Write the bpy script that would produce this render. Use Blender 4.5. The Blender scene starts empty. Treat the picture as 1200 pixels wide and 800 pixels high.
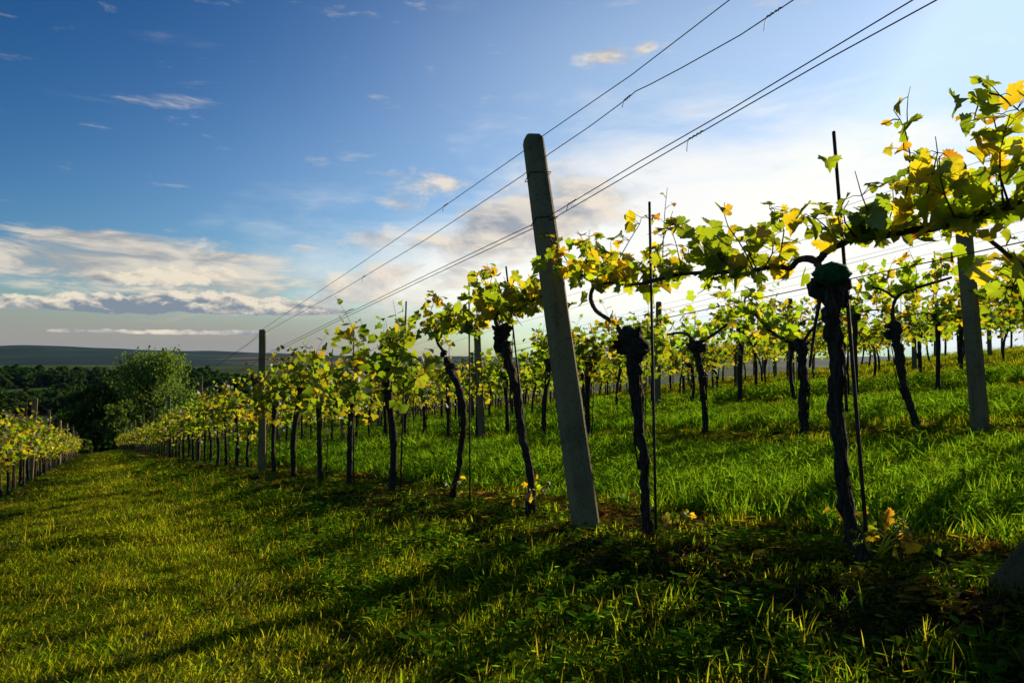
import bpy, math, random
import numpy as np
from mathutils import Vector, Matrix

random.seed(7)
rng = np.random.default_rng(11)
R = math.radians
S = bpy.context.scene
COL = S.collection

# ------------------------------------------------------------------ camera geometry
F = 950.0                      # focal length in photo pixels (1200 wide)
HORIZ = 422.0                  # photo row of the true horizon
PITCH = math.atan((HORIZ - 400.0) / F)
CP, SP = math.cos(PITCH), math.sin(PITCH)

def P(x, y, Z):
    """world point at depth Y=Z that the photo shows at pixel x, y (the eye is the origin)"""
    a, b = (x - 600.0) / F, (400.0 - y) / F
    d = (a, CP - b * SP, SP + b * CP)
    k = Z / d[1]
    return np.array((d[0] * k, Z, d[2] * k))

# vineyard frame: u runs down the rows, v across them (to the right)
UX, UY = -0.4555, 0.8903
VX, VY = 0.8903, 0.4555
SLOPE = 0.0946
def uv(X, Y): return X * UX + Y * UY, X * VX + Y * VY
def xy(u, v): return u * UX + v * VX, u * UY + v * VY
ROW_K = 1067.0                 # depth of a row's point seen at x: ROW_K * v / (x - 114)
V1, V2, V3, V4, V5, V6, V7, V8, VL = 2.26, 5.96, 9.84, 13.5, 17.2, 20.9, 24.6, 28.3, -1.44
def rowZ(x, v): return ROW_K * v / (x - 114.0)
def rowpt(x, y, v=V1, dv=0.0):
    p = P(x, y, rowZ(x, v))
    return p + np.array((VX * dv, VY * dv, 0))

# ------------------------------------------------------------------ terrain height
_gv = np.array([-60, -20, -5, -1.44, 0.0, 1.0, 1.55, 2.0, 2.5, 3.0, 4.5, 5.6, 6.4, 8.0, 9.5, 10.3, 11.8, 13.5, 15.0, 17.2, 20.9, 24.6, 28.3, 35, 60])
_gz = np.array([-4.5, -2.3, -1.1, -.83, -.74, -.70, -.62, -.53, -.52, -.52, -.36, -.20, -.17, .02, .21, .27, .45, .55, .62, .78, 1.17, 1.57, 1.97, 2.5, 3.0])
_fd = np.array([0, 100, 160, 240, 330, 480, 620, 760, 880, 1000, 1300, 1800, 2600, 3300, 4200, 5400, 6600, 8200, 12500])
_fz = np.array([-8, -14, -25, -31, -32, -28, -24, -14, -7, -5, -18, -34, -40, -30, -5, 40, 100, 60, -60.])

def bumps(X, Y):
    return (0.020 * np.sin(X * 2.1 + 1.3 * np.sin(Y * 1.7)) * np.sin(Y * 2.6 + 0.7)
            + 0.016 * np.sin(X * 5.3 + Y * 3.1) * np.sin(Y * 4.7 - X * 2.2 + 1.0)
            )

def height(X, Y):
    X = np.asarray(X, float); Y = np.asarray(Y, float)
    u, v = uv(X, Y)
    D = np.hypot(X, Y) + 1e-6
    near = np.interp(v, _gv, _gz) - SLOPE * u
    berm = np.exp(-((v - 2.1) / 0.42) ** 2) * (0.015 + 0.02 * np.sin(u * 1.9 + 0.5) * np.sin(u * 0.83 + 2.0))
    near = near + berm * (np.abs(u) < 130) + bumps(X, Y) * np.clip(1.3 - D / 120.0, 0, 1)
    az = np.degrees(np.arctan2(X, Y))
    fac = np.interp(az, [-60, -34, -28, -23, -17, -8, 10, 60], [1.25, 1.08, 0.95, 0.80, 0.52, 0.30, 0.1, 0.1])
    far = np.interp(D, _fd, _fz)
    far = np.where(far > 0, far * fac, far)
    far = far + np.where(D > 1500, 13.0 * np.sin(X / 730.0 + 1.0) * np.sin(Y / 1010.0) + 7.0 * np.sin(X / 260. + Y / 405.) + 4.0 * np.sin(X / 120. + 2.0) * np.sin(Y / 190.), 0.0) * np.clip((D - 1500) / 1500, 0, 1)
    far = far + np.where(D > 200, 1.6 * np.sin(X / 61.0 + 1.0) * np.sin(Y / 87.0), 0.0)
    w = np.clip((D - 104.0) / 130.0, 0, 1); w = w * w * (3 - 2 * w)
    return near * (1 - w) + far * w

def gz(X, Y): return float(height(X, Y))

# ------------------------------------------------------------------ mesh helpers
class MB:
    """collects verts, faces (any size) and one colour per vertex, builds ONE mesh"""
    def __init__(self, col=(1, 1, 1)):
        self.defcol = col
        self.v, self.f, self.c, self.n = [], [], [], 0
    def add(self, verts, faces, col=None):
        verts = np.asarray(verts, float).reshape(-1, 3)
        self.v.append(verts)
        self.f.append((np.asarray(faces, int) + self.n))
        if col is None: col = self.defcol
        col = np.asarray(col, float)
        if col.ndim == 1: col = np.tile(col[:3], (len(verts), 1))
        self.c.append(col[:, :3])
        self.n += len(verts)
    def tube(self, pts, rad, sides=8, jit=0.0, col=None, cap=True):
        pts = np.asarray(pts, float); n = len(pts)
        rad = np.ones(n) * rad if np.isscalar(rad) else np.asarray(rad, float)
        t = np.gradient(pts, axis=0); t /= (np.linalg.norm(t, axis=1)[:, None] + 1e-9)
        ref = np.array((0.31, 0.95, 0.05)) if abs(t[0][1]) < 0.8 else np.array((0.95, 0.1, 0.3))
        rings = []
        a = np.linspace(0, 2 * np.pi, sides, endpoint=False)
        for i in range(n):
            b = np.cross(t[i], ref); b /= np.linalg.norm(b) + 1e-9
            c = np.cross(b, t[i]); ref = c
            rr = rad[i] * (1 + jit * rng.standard_normal(sides))
            rings.append(pts[i] + np.outer(np.cos(a) * rr, b) + np.outer(np.sin(a) * rr, c))
        verts = np.concatenate(rings)
        i, j = np.meshgrid(np.arange(n - 1), np.arange(sides), indexing='ij')
        q = np.stack([i * sides + j, i * sides + (j + 1) % sides, (i + 1) * sides + (j + 1) % sides, (i + 1) * sides + j], -1).reshape(-1, 4)
        off = self.n
        self.add(verts, q, col)
        if cap:
            verts2 = np.vstack([pts[0] - t[0] * rad[0] * .3, pts[-1] + t[-1] * rad[-1] * .5])
            k = np.arange(sides)
            base = self.n
            self.v.append(verts2); self.n += 2
            self.c.append(np.tile(np.asarray(col if col is not None else self.defcol, float)[:3], (2, 1)))
            f1 = np.stack([off + (k + 1) % sides, off + k, np.full(sides, base)], -1)
            o2 = off + (n - 1) * sides
            f2 = np.stack([o2 + k, o2 + (k + 1) % sides, np.full(sides, base + 1)], -1)
            self.f.append(np.concatenate([f1, f2]))
    def mesh(self, name, smooth=True):
        V = np.concatenate(self.v); C = np.concatenate(self.c)
        tot = np.concatenate([np.full(len(f), f.shape[1]) for f in self.f])
        idx = np.concatenate([f.ravel() for f in self.f])
        me = bpy.data.meshes.new(name)
        me.vertices.add(len(V)); me.vertices.foreach_set('co', V.astype(np.float32).ravel())
        me.loops.add(len(idx)); me.loops.foreach_set('vertex_index', idx.astype(np.int32))
        me.polygons.add(len(tot))
        me.polygons.foreach_set('loop_start', np.concatenate([[0], np.cumsum(tot)[:-1]]).astype(np.int32))
        me.polygons.foreach_set('use_smooth', np.full(len(tot), smooth))
        me.update(calc_edges=True)
        at = me.color_attributes.new('tint', 'FLOAT_COLOR', 'POINT')
        at.data.foreach_set('color', np.hstack([C, np.ones((len(C), 1))]).astype(np.float32).ravel())
        return me

def link(name, me, mat=None, parent=None, origin=None):
    if origin is not None:
        me.transform(Matrix.Translation(-Vector(origin)))
    o = bpy.data.objects.new(name, me); COL.objects.link(o)
    if origin is not None and parent is None: o.location = origin
    if mat is not None:
        me.materials.clear(); me.materials.append(mat)
    if parent is not None: o.parent = parent
    return o
def empty(name, loc):
    o = bpy.data.objects.new(name, None); o.location = loc; o.empty_display_size = 0.1
    COL.objects.link(o); return o
def tag(o, label, cat, group=None, kind=None):
    o['label'] = label; o['category'] = cat
    if group: o['group'] = group
    if kind: o['kind'] = kind
    return o

def spline(pts, n):
    """Catmull-Rom through pts, n samples (works on any number of columns)"""
    p = np.asarray(pts, float)
    if len(p) == 2: 
        t = np.linspace(0, 1, n)[:, None]; return p[0] * (1 - t) + p[1] * t
    q = np.vstack([2 * p[0] - p[1], p, 2 * p[-1] - p[-2]])
    s = np.linspace(0, len(p) - 1 - 1e-6, n); i = s.astype(int); t = (s - i)[:, None]
    a, b, c, d = q[i], q[i + 1], q[i + 2], q[i + 3]
    return 0.5 * ((2 * b) + (-a + c) * t + (2 * a - 5 * b + 4 * c - d) * t ** 2 + (-a + 3 * b - 3 * c + d) * t ** 3)

# ------------------------------------------------------------------ materials
class NT:
    def __init__(self, tree): self.t = tree; self.N = tree.nodes; self.L = tree.links
    def node(self, typ, ins=None, **kw):
        n = self.N.new(typ)
        for k, v in kw.items(): setattr(n, k, v)
        for k, v in (ins or {}).items(): self.set(n.inputs[k], v)
        return n
    def set(self, sock, v):
        if isinstance(v, bpy.types.NodeSocket): self.L.new(v, sock)
        else: sock.default_value = v
    def m(self, op, a, b=0.0, c=0.0, clamp=False):
        n = self.N.new('ShaderNodeMath'); n.operation = op; n.use_clamp = clamp
        for s, v in zip(n.inputs, (a, b, c)): self.set(s, v)
        return n.outputs[0]
    def noise(self, vec, scale, detail=4.0, rough=0.55, dist=0.0, out='Fac'):
        n = self.node('ShaderNodeTexNoise', {'Vector': vec, 'Scale': scale, 'Detail': detail, 'Roughness': rough, 'Distortion': dist})
        return n.outputs[out]
    def ramp(self, fac, stops, interp='LINEAR'):
        n = self.N.new('ShaderNodeValToRGB'); n.color_ramp.interpolation = interp
        cr = n.color_ramp
        while len(cr.elements) < len(stops): cr.elements.new(0.5)
        for e, (p, c) in zip(cr.elements, stops): e.position = p; e.color = (*c, 1) if len(c) == 3 else c
        self.set(n.inputs[0], fac); return n.outputs[0]
    def mix(self, fac, a, b, mode='MIX'):
        n = self.N.new('ShaderNodeMix'); n.data_type = 'RGBA'; n.blend_type = mode
        self.set(n.inputs[0], fac)
        for s, v in ((n.inputs[6], a), (n.inputs[7], b)):
            self.set(s, (*v, 1) if isinstance(v, tuple) and len(v) == 3 else v)
        return n.outputs[2]
    def smooth(self, x, lo, hi):
        n = self.node('ShaderNodeMapRange', {'Value': x, 'From Min': lo, 'From Max': hi}, interpolation_type='SMOOTHSTEP', clamp=True)
        return n.outputs[0]

def new_mat(name):
    m = bpy.data.materials.new(name); m.use_nodes = True; m.node_tree.nodes.clear()
    nt = NT(m.node_tree); out = nt.node('ShaderNodeOutputMaterial')
    return m, nt, out

def principled(name, base, rough=0.8, bump=None, spec=0.3, metal=0.0):
    m, nt, out = new_mat(name)
    co = nt.node('ShaderNodeTexCoord').outputs['Object']
    b = nt.node('ShaderNodeBsdfPrincipled', {'Roughness': rough, 'Specular IOR Level': spec, 'Metallic': metal})
    col = base(nt, co) if callable(base) else (*base, 1)
    nt.set(b.inputs['Base Color'], col)
    if bump:
        sc, st, dist = bump
        bm = nt.node('ShaderNodeBump', {'Strength': st, 'Distance': dist, 'Height': nt.noise(co, sc, 6.0, 0.65)})
        nt.L.new(bm.outputs[0], b.inputs['Normal'])
    nt.L.new(b.outputs[0], out.inputs[0]); return m

def leafy(name, trans_gain=(2.6, 2.3, 0.9), fac=0.5, var=0.25, gloss=0.04):
    """two-sided foliage: tint attribute, per-object variation, diffuse plus light passing through"""
    m, nt, out = new_mat(name)
    at = nt.node('ShaderNodeAttribute', attribute_name='tint').outputs['Color']
    rnd = nt.node('ShaderNodeObjectInfo').outputs['Random']
    val = nt.m('MULTIPLY_ADD', rnd, 2 * var, 1 - var)
    hsv = nt.node('ShaderNodeHueSaturation', {'Color': at, 'Value': val, 'Hue': nt.m('MULTIPLY_ADD', rnd, 0.03, 0.485)})
    c = hsv.outputs[0]
    d = nt.node('ShaderNodeBsdfDiffuse', {'Color': c})
    tc = nt.node('ShaderNodeVectorMath', {0: c, 1: trans_gain}, operation='MULTIPLY')
    tr = nt.node('ShaderNodeBsdfTranslucent', {'Color': tc.outputs[0]})
    mx = nt.node('ShaderNodeMixShader', {0: fac, 1: d.outputs[0], 2: tr.outputs[0]})
    if gloss:
        g = nt.node('ShaderNodeBsdfGlossy', {'Roughness': 0.45, 'Color': (1, 1, 1, 1)})
        mx = nt.node('ShaderNodeMixShader', {0: gloss, 1: mx.outputs[0], 2: g.outputs[0]})
    nt.L.new(mx.outputs[0], out.inputs[0]); return m

def bark_base(nt, co):
    mp = nt.node('ShaderNodeMapping', {'Vector': co, 'Scale': (14, 14, 1.8)}).outputs[0]
    n = nt.noise(mp, 6.0, 6.0, 0.75, 0.8)
    return nt.ramp(n, [(0.3, (0.012, 0.009, 0.006)), (0.5, (0.045, 0.032, 0.021)), (0.62, (0.10, 0.074, 0.048)), (0.75, (0.15, 0.12, 0.085))])
def concrete_base(nt, co):
    n1 = nt.noise(co, 3.0, 5.0, 0.6); n2 = nt.noise(co, 60.0, 3.0, 0.6)
    c = nt.ramp(n1, [(0.3, (0.175, 0.120, 0.050)), (0.55, (0.27, 0.195, 0.085)), (0.75, (0.20, 0.160, 0.068))])
    pit = nt.ramp(n2, [(0.30, (0.45, 0.45, 0.42)), (0.42, (1, 1, 1))])
    c = nt.mix(1.0, c, pit, 'MULTIPLY')
    mp = nt.node('ShaderNodeMapping', {'Vector': co, 'Scale': (14, 14, 1.2)}).outputs[0]
    streak = nt.smooth(nt.noise(mp, 1.4, 4.0, 0.6), 0.56, 0.72)
    c = nt.mix(nt.m('MULTIPLY', streak, 0.6), c, (0.06, 0.050, 0.028))
    lich = nt.smooth(nt.noise(co, 22.0, 5.0, 0.7), 0.60, 0.66)
    return nt.mix(nt.m('MULTIPLY', lich, 0.6), c, (0.26, 0.24, 0.11))
def ground_base(nt, co):
    sx = nt.node('ShaderNodeSeparateXYZ', {0: co}); X, Y = sx.outputs[0], sx.outputs[1]
    v = nt.m('ADD', nt.m('MULTIPLY', X, VX), nt.m('MULTIPLY', Y, VY))
    D = nt.m('SQRT', nt.m('ADD', nt.m('MULTIPLY', X, X), nt.m('MULTIPLY', Y, Y)))
    wob = nt.m('MULTIPLY_ADD', nt.noise(co, 0.9, 4.0, 0.6), 1.3, -0.65)
    grass = nt.ramp(nt.noise(co, 2.3, 6.0, 0.7), [(0.3, (0.018, 0.030, 0.006)), (0.5, (0.035, 0.055, 0.010)), (0.7, (0.07, 0.075, 0.018))])
    soil = nt.ramp(nt.noise(co, 13.0, 8.0, 0.8), [(0.3, (0.014, 0.010, 0.005)), (0.5, (0.036, 0.024, 0.010)), (0.62, (0.075, 0.046, 0.018)), (0.75, (0.04, 0.045, 0.010))])
    strip = None
    for rv in (V1, V2, V3, V4, V5, V6, VL):
        d = nt.m('ABSOLUTE', nt.m('ADD', nt.m('SUBTRACT', v, rv - 0.05), wob))
        s = nt.m('SUBTRACT', 1.0, nt.smooth(d, 0.25, 0.65))
        strip = s if strip is None else nt.m('MAXIMUM', strip, s)
    strip = nt.m('MULTIPLY', strip, nt.m('LESS_THAN', D, 106.0))
    nearc = nt.mix(strip, grass, soil)
    # far land: woods, meadows and ploughed strips
    vor = nt.node('ShaderNodeTexVoronoi', {'Vector': nt.node('ShaderNodeMapping', {'Vector': co, 'Scale': (0.0016, 0.0042, 0.0), 'Rotation': (0, 0, 0.4)}).outputs[0], 'Scale': 1.0, 'Randomness': 0.9})
    fld = nt.ramp(nt.node('ShaderNodeSeparateColor', {0: vor.outputs['Color']}).outputs[0],
                  [(0.0, (0.010, 0.026, 0.014)), (0.30, (0.022, 0.055, 0.020)), (0.50, (0.060, 0.036, 0.022)), (0.60, (0.014, 0.040, 0.018)), (0.84, (0.13, 0.10, 0.07)), (0.90, (0.014, 0.026, 0.012))], 'CONSTANT')
    wood = nt.smooth(nt.noise(co, 0.0011, 6.0, 0.6), 0.42, 0.52)
    fld = nt.mix(wood, fld, (0.006, 0.018, 0.012))
    mid = nt.ramp(nt.noise(co, 0.012, 6.0, 0.65), [(0.35, (0.018, 0.032, 0.008)), (0.55, (0.045, 0.075, 0.014)), (0.7, (0.085, 0.105, 0.022))])
    c = nt.mix(nt.smooth(D, 105.0, 150.0), nearc, mid)
    return nt.mix(nt.smooth(D, 1150.0, 1500.0), c, fld)

M = {}
M['bark'] = principled('vine_bark', bark_base, 0.95, (28.0, 0.9, 0.03), 0.1)
M['cane'] = principled('vine_cane', lambda nt, co: nt.ramp(nt.noise(co, 30.0, 4.0), [(0.35, (0.030, 0.018, 0.012)), (0.7, (0.11, 0.065, 0.035))]), 0.8, (60.0, 0.4, 0.01), 0.2)
M['moss'] = principled('bark_moss', lambda nt, co: nt.ramp(nt.noise(co, 45.0, 5.0), [(0.3, (0.006, 0.05, 0.020)), (0.7, (0.015, 0.13, 0.045))]), 0.95, (50.0, 1.0, 0.02), 0.1)  # green of a lens flare, put into a surface colour
M['leaf'] = leafy('vine_leaf', (3.9, 3.4, 0.6), 0.66, 0.12, 0.03)
M['leaf_small'] = leafy('vine_leaf_of_other_rows', (2.8, 2.5, 0.5), 0.6, 0.28, 0.02)
M['grass'] = leafy('grass_blades', (3.6, 3.2, 0.9), 0.55, 0.28, 0.0)
M['tree'] = leafy('tree_leaf', (1.6, 1.6, 0.8), 0.4, 0.2, 0.0)
M['concrete'] = principled('weathered_concrete', concrete_base, 0.92, (45.0, 0.5, 0.008), 0.2)
M['concrete_shaded'] = principled('shade_darkened_concrete', lambda nt, co: nt.mix(0.45, concrete_base(nt, co), (0.022, 0.016, 0.008)), 0.95, (45.0, 0.6, 0.01), 0.1)  # copy of the concrete, darkened in colour to stand in for shade
M['ground'] = principled('ground_soil_and_turf', ground_base, 0.98, (32.0, 0.7, 0.02), 0.05)
M['wire'] = principled('old_wire', lambda nt, co: nt.ramp(nt.noise(co, 25.0, 3.0), [(0.4, (0.035, 0.030, 0.028)), (0.7, (0.11, 0.075, 0.05))]), 0.6, None, 0.4, 0.3)
M['stake'] = principled('rusty_steel', lambda nt, co: nt.ramp(nt.noise(co, 18.0, 5.0, 0.7), [(0.35, (0.022, 0.015, 0.012)), (0.7, (0.085, 0.045, 0.028))]), 0.75, (80.0, 0.4, 0.004), 0.4, 0.2)

# ------------------------------------------------------------------ terrain sheet
def lines(lo, hi, step, far, g):
    a = list(np.arange(lo, hi + 1e-6, step))
    s, x = step, hi
    while x < far: s *= g; x += s; a.append(x)
    s, x, b = step, lo, []
    while x > -far: s *= g; x -= s; b.append(x)
    return np.array(b[::-1] + a)
ul = lines(-4, 26, 0.16, 11500, 1.045); vl = lines(-7, 15, 0.14, 11500, 1.05)
UU, VV = np.meshgrid(ul, vl, indexing='ij')
GX, GY = xy(UU, VV)
GV = np.stack([GX, GY, height(GX, GY)], -1).reshape(-1, 3)
nu, nv = len(ul), len(vl)
ii, jj = np.meshgrid(np.arange(nu - 1), np.arange(nv - 1), indexing='ij')
GQ = np.stack([ii * nv + jj, (ii + 1) * nv + jj, (ii + 1) * nv + jj + 1, ii * nv + jj + 1], -1).reshape(-1, 4)
def sub_sheet(name, mask, mat):
    q = GQ[mask]; used, inv = np.unique(q, return_inverse=True)
    b = MB(); b.add(GV[used], inv.reshape(-1, 4))
    o = link(name, b.mesh(name), mat); o['kind'] = 'structure'; return o
fc = GV[GQ].mean(1); fD = np.hypot(fc[:, 0], fc[:, 1])
sub_sheet('ground', fD < 1500, M['ground'])
sub_sheet('hills', fD >= 1500, M['ground'])

# ------------------------------------------------------------------ leaves
def leaf_template(n_side, teeth, seed=0, lobe=1.0):
    """five-lobed vine leaf in the xy plane: stalk at the origin, tip along +y, width ~1"""
    key = [(-175, .15), (-152, .44), (-130, .52), (-103, .47), (-74, .62), (-58, .62), (-36, .53), (-14, .66), (0, .72)]
    a = np.array([k[0] for k in key], float); r = np.array([k[1] for k in key], float)
    r = .56 + (r - .56) * lobe
    q_ = np.random.default_rng(seed)
    A = np.linspace(-175, 0, n_side); Rr = np.interp(A, a, r)
    Al = A; Rl = Rr * (1 + (q_.uniform(-.10, .10, len(A)) if teeth else 0)); Rr = Rr * (1 + (q_.uniform(-.10, .10, len(A)) if teeth else 0))
    if teeth: w_ = 0.06 * np.where(np.arange(n_side) % 2 == 0, 1, -1); Rr = Rr * (1 + w_); Rl = Rl * (1 + w_)
    A = np.concatenate([A, -A[:-1][::-1]]); Rr = np.concatenate([Rl, Rr[:-1][::-1]])
    t = np.radians(A)
    pts = np.stack([np.sin(t) * Rr, np.cos(t) * Rr, np.zeros_like(t)], -1)
    V = np.vstack([[0, 0.05, 0], pts])
    n = len(pts)
    Fc = np.array([[0, i + 1, i + 2] for i in range(n - 1)])
    return V[:, :] , Fc[:, ::-1]
LEAF_HI, LEAF_LO = [leaf_template(17, True, i, l) for i, l in enumerate((1.0, .55, 1.35, .75, 1.1))], [leaf_template(6, False)]

def add_leaves(mb, pos, size, tint, tmpl, updir=None, flat=0.6):
    V, Fc = tmpl; n = len(pos); k = len(V)
    pos = np.asarray(pos); size = np.asarray(size)
    ang = rng.uniform(0, 2 * np.pi, n)
    d = np.stack([np.cos(ang), np.sin(ang), rng.uniform(-1.3, 0.25, n)], -1)
    d /= np.linalg.norm(d, axis=1)[:, None]
    nrm = rng.standard_normal((n, 3)) * 0.75 + np.array((0, 0, flat)) + 0.5 * np.stack([np.cos(ang), np.sin(ang), np.zeros(n)], -1)
    nrm -= (nrm * d).sum(1)[:, None] * d; nrm /= np.linalg.norm(nrm, axis=1)[:, None] + 1e-9
    s = np.cross(d, nrm)
    fold = rng.uniform(0.0, 0.75, n)[:, None]; droop = rng.uniform(-0.25, 0.9, n)[:, None]
    wav = rng.uniform(0, 6.28, n)[:, None]; asp = rng.uniform(0.85, 1.15, n)[:, None]
    x = V[None, :, 0] * asp; y = V[None, :, 1]
    z = fold * np.abs(x) - droop * (y ** 2 + 0.4 * x ** 2) + 0.07 * np.sin(9 * x + wav) * np.cos(7 * y + wav)
    W = pos[:, None, :] + size[:, None, None] * (x[..., None] * s[:, None, :] + y[..., None] * d[:, None, :] + z[..., None] * nrm[:, None, :])
    Fa = (Fc[None] + (np.arange(n) * k)[:, None, None]).reshape(-1, 3)
    C = np.repeat(np.asarray(tint), k, axis=0)
    mb.add(W.reshape(-1, 3), Fa, C)

GREEN = np.array([(.085, .135, .014), (.105, .155, .016), (.125, .16, .018), (.07, .12, .012)])
YEL = np.array([(.19, .17, .018), (.17, .165, .02), (.21, .165, .02)])
ORG = np.array([(.20, .125, .016), (.18, .095, .016), (.20, .145, .016)])
def leaf_tint(frac, warm):
    """frac 0..1 along the shoot: young tips are yellow or bronze; warm shifts all of it"""
    r = rng.uniform(0, 1) + 0.35 * (frac - 0.5) + warm
    pal = GREEN if r < 0.72 else (YEL if r < 1.10 else ORG)
    return pal[rng.integers(len(pal))] * rng.uniform(0.85, 1.12)

def shoot(cane, leaf, pts, r0, tmpl, lsize, step, warm=0.0, sides=5, bare=0.0, stalk=0.05, dv=None):
    """one green shoot: a thin stem with alternate leaves on stalks"""
    pts = np.asarray(pts, float)
    L = np.linalg.norm(np.diff(pts, axis=0), axis=1).sum()
    n = max(4, int(L / 0.05)); sp = spline(pts, n)
    cane.tube(sp, np.linspace(r0, r0 * 0.35, n), sides)
    m = max(2, int(L / step))
    for k in range(m):
        f = (k + rng.uniform(0.2, 0.8)) / m
        if f < bare: continue
        p = sp[min(n - 1, int(f * (n - 1)))]
        a = rng.uniform(0, 6.28)
        q = p + stalk * rng.uniform(0.5, 1.5) * np.array((math.cos(a), math.sin(a), rng.uniform(-0.4, 0.6)))
        sz = lsize * (1.12 - 0.62 * f ** 1.6) * rng.uniform(0.75, 1.2)
        leaf.append((q, sz, leaf_tint(f, warm)))
        if sides > 4:
            cane.tube([p, (p + q) / 2 + (0, 0, .006), q], [0.0016, 0.0013, 0.0011], 3, cap=False)

def flush(leaf, mb, tmpl):
    for i, t in enumerate(tmpl):
        sub = leaf[i::len(tmpl)]
        if sub: add_leaves(mb, np.array([l[0] for l in sub]), np.array([l[1] for l in sub]), np.array([l[2] for l in sub]), t)

# ------------------------------------------------------------------ the hand-shaped near vines of the front row
def px_trunk(pts, v):
    """pts: (x, y, width in photo px) -> world polyline and radii in the row's plane"""
    q = [rowpt(x, y, v) for x, y, w in pts]; r = [w * 0.5 * rowZ(x, v) / F for x, y, w in pts]
    n = len(pts) * 5
    s = spline(np.column_stack([q, r]), n); return s[:, :3], s[:, 3]

def base_of(x, v):
    Z = rowZ(x, v); X = (x - 600) / F * Z
    return np.array((X, Z, gz(X, Z)))

def near_vine(label, trunk, knobs, canes, shoots, lsize, step, warm, v=V1, moss=None, suckers=0, fill=(), group='vines along the front row'):
    tp, tr = px_trunk(trunk, v)
    g0 = gz(tp[0][0], tp[0][1]); tp[0][2] = min(tp[0][2], g0 - 0.03)
    org = tuple((tp[0][0], tp[0][1], g0))
    root = empty('grapevine', org)
    tag(root, label, 'grapevine', group)
    b = MB()
    wob = np.cumsum(rng.standard_normal((len(tp), 3)) * 0.0035, axis=0); wob -= np.linspace(0, 1, len(tp))[:, None] * wob[-1]
    b.tube(tp + wob, tr * .68 * (1 + 0.12 * np.sin(np.arange(len(tp)) * 1.7)), 14, 0.12)
    for k in range(9):       # loose bark strips along the trunk
        i0 = rng.integers(2, max(3, len(tp) - 8)); seg = tp[i0:i0 + 7]
        a = rng.uniform(0, 6.28); off = np.array((math.cos(a), math.sin(a), 0)) * (tr[i0] * .78)
        b.tube(seg + off * np.linspace(.8, 1.12, len(seg))[:, None], np.linspace(.006, .0025, len(seg)), 4, 0.25)
    for (x, y, w, h) in knobs:
        w, h = w * .88, h * .88
        c = rowpt(x, y, v, rng.uniform(-.015, .015)); rx = w * 0.5 * rowZ(x, v) / F; rz = h * 0.5 * rowZ(x, v) / F
        t = np.linspace(-1, 1, 9); rr = rx * np.sqrt(np.clip(1 - t ** 2, 0.02, 1))
        tw = rng.uniform(0, 6.28)
        b.tube(np.stack([c[0] + rx * .22 * np.sin(3 * t + tw), c[1] + rx * .22 * np.cos(2.3 * t + tw), c[2] + t * rz], -1), rr * .92, 12, 0.18)
        for q in range(5):      # pruning stubs and warts
            a = rng.uniform(0, 6.28); e = rng.uniform(-.4, 1.0); d = np.array((math.cos(a), math.sin(a), e)); d /= np.linalg.norm(d)
            p0 = c + d * np.array((rx, rx, rz)) * .7
            b.tube([p0, p0 + d * rx * .45, p0 + d * rx * rng.uniform(.55, .95)], [rx * .32, rx * .26, rx * .14], 6, .2)
    link('trunk', b.mesh('vine_trunk'), M['bark'], root, org)
    cb, leaf = MB(), []
    for pts in canes:
        q = [rowpt(x, y, v, dv) for x, y, w, dv in pts]; r = [w * 0.5 * rowZ(x, v) / F for x, y, w, dv in pts]
        s = spline(np.column_stack([q, r]), len(pts) * 5)
        cb.tube(s[:, :3], s[:, 3], 7, 0.10)
    for sh in shoots:
        pts, opt = sh[:-1], sh[-1]
        q = [rowpt(x, y, v, opt.get('dv', 0.0) * (0.3 + 0.7 * i / max(1, len(pts) - 1))) for i, (x, y) in enumerate(pts)]
        shoot(cb, leaf, q, opt.get('r', 0.0035), LEAF_HI, lsize * opt.get('s', 1.0), step * opt.get('st', 1.0), warm + opt.get('w', 0.0), bare=opt.get('bare', 0.0))
    for (x, y, sx, sy, n) in fill:      # thicker leaf masses round the canes
        for k in range(n):
            q = rowpt(x + rng.normal() * sx, y + rng.normal() * sy, v, rng.normal() * 0.13)
            leaf.append((q, lsize * rng.uniform(0.65, 1.15), leaf_tint(0.25, warm - 0.1)))
    link('cane', cb.mesh('vine_cane'), M['cane'], root, org)
    lb = MB(); flush(leaf, lb, LEAF_HI)
    link('foliage', lb.mesh('vine_foliage'), M['leaf'], root, org)
    if suckers:
        sb = MB((.06, .09, .012)); lf = []
        for k in range(suckers):
            side = rng.choice((-1, 1)); a = math.atan2(UY * side, UX * side) + rng.uniform(-.9, .3) * side; rr = rng.uniform(0.10, 0.30)
            p0 = np.array((org[0], org[1], org[2])) + (0, 0, 0.02)
            p1 = np.array((org[0] + rr * math.cos(a), org[1] + rr * math.sin(a), 0)); p1[2] = gz(p1[0], p1[1]) + rng.uniform(.06, .20)
            shoot(sb, lf, [p0, (p0 + p1) / 2 + (0, 0, .05), p1], 0.0038, LEAF_HI, 0.050, 0.030, 0.42, bare=0.45)
        flush(lf, sb, LEAF_HI)
        link('basal_shoot', sb.mesh('vine_basal_shoot'), M['leaf'], root, org)
    if moss:  # added patch: a lens flare over the trunk head, built as a solid
        x, y, w, h = moss; c = rowpt(x, y, v, -0.02); Z = rowZ(x, v)
        mb = MB(); t = np.linspace(-1, 1, 9)
        mb.tube(np.stack([c[0] + 0 * t, c[1] - 0.012 + 0 * t, c[2] + t * h * .5 * Z / F], -1), w * .5 * Z / F * np.sqrt(np.clip(1 - t ** 2, .02, 1)), 12, 0.08)
        link('moss', mb.mesh('bark_moss'), M['moss'], root, org)
    return root

D0 = {}
def O(**k): return k

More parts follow.
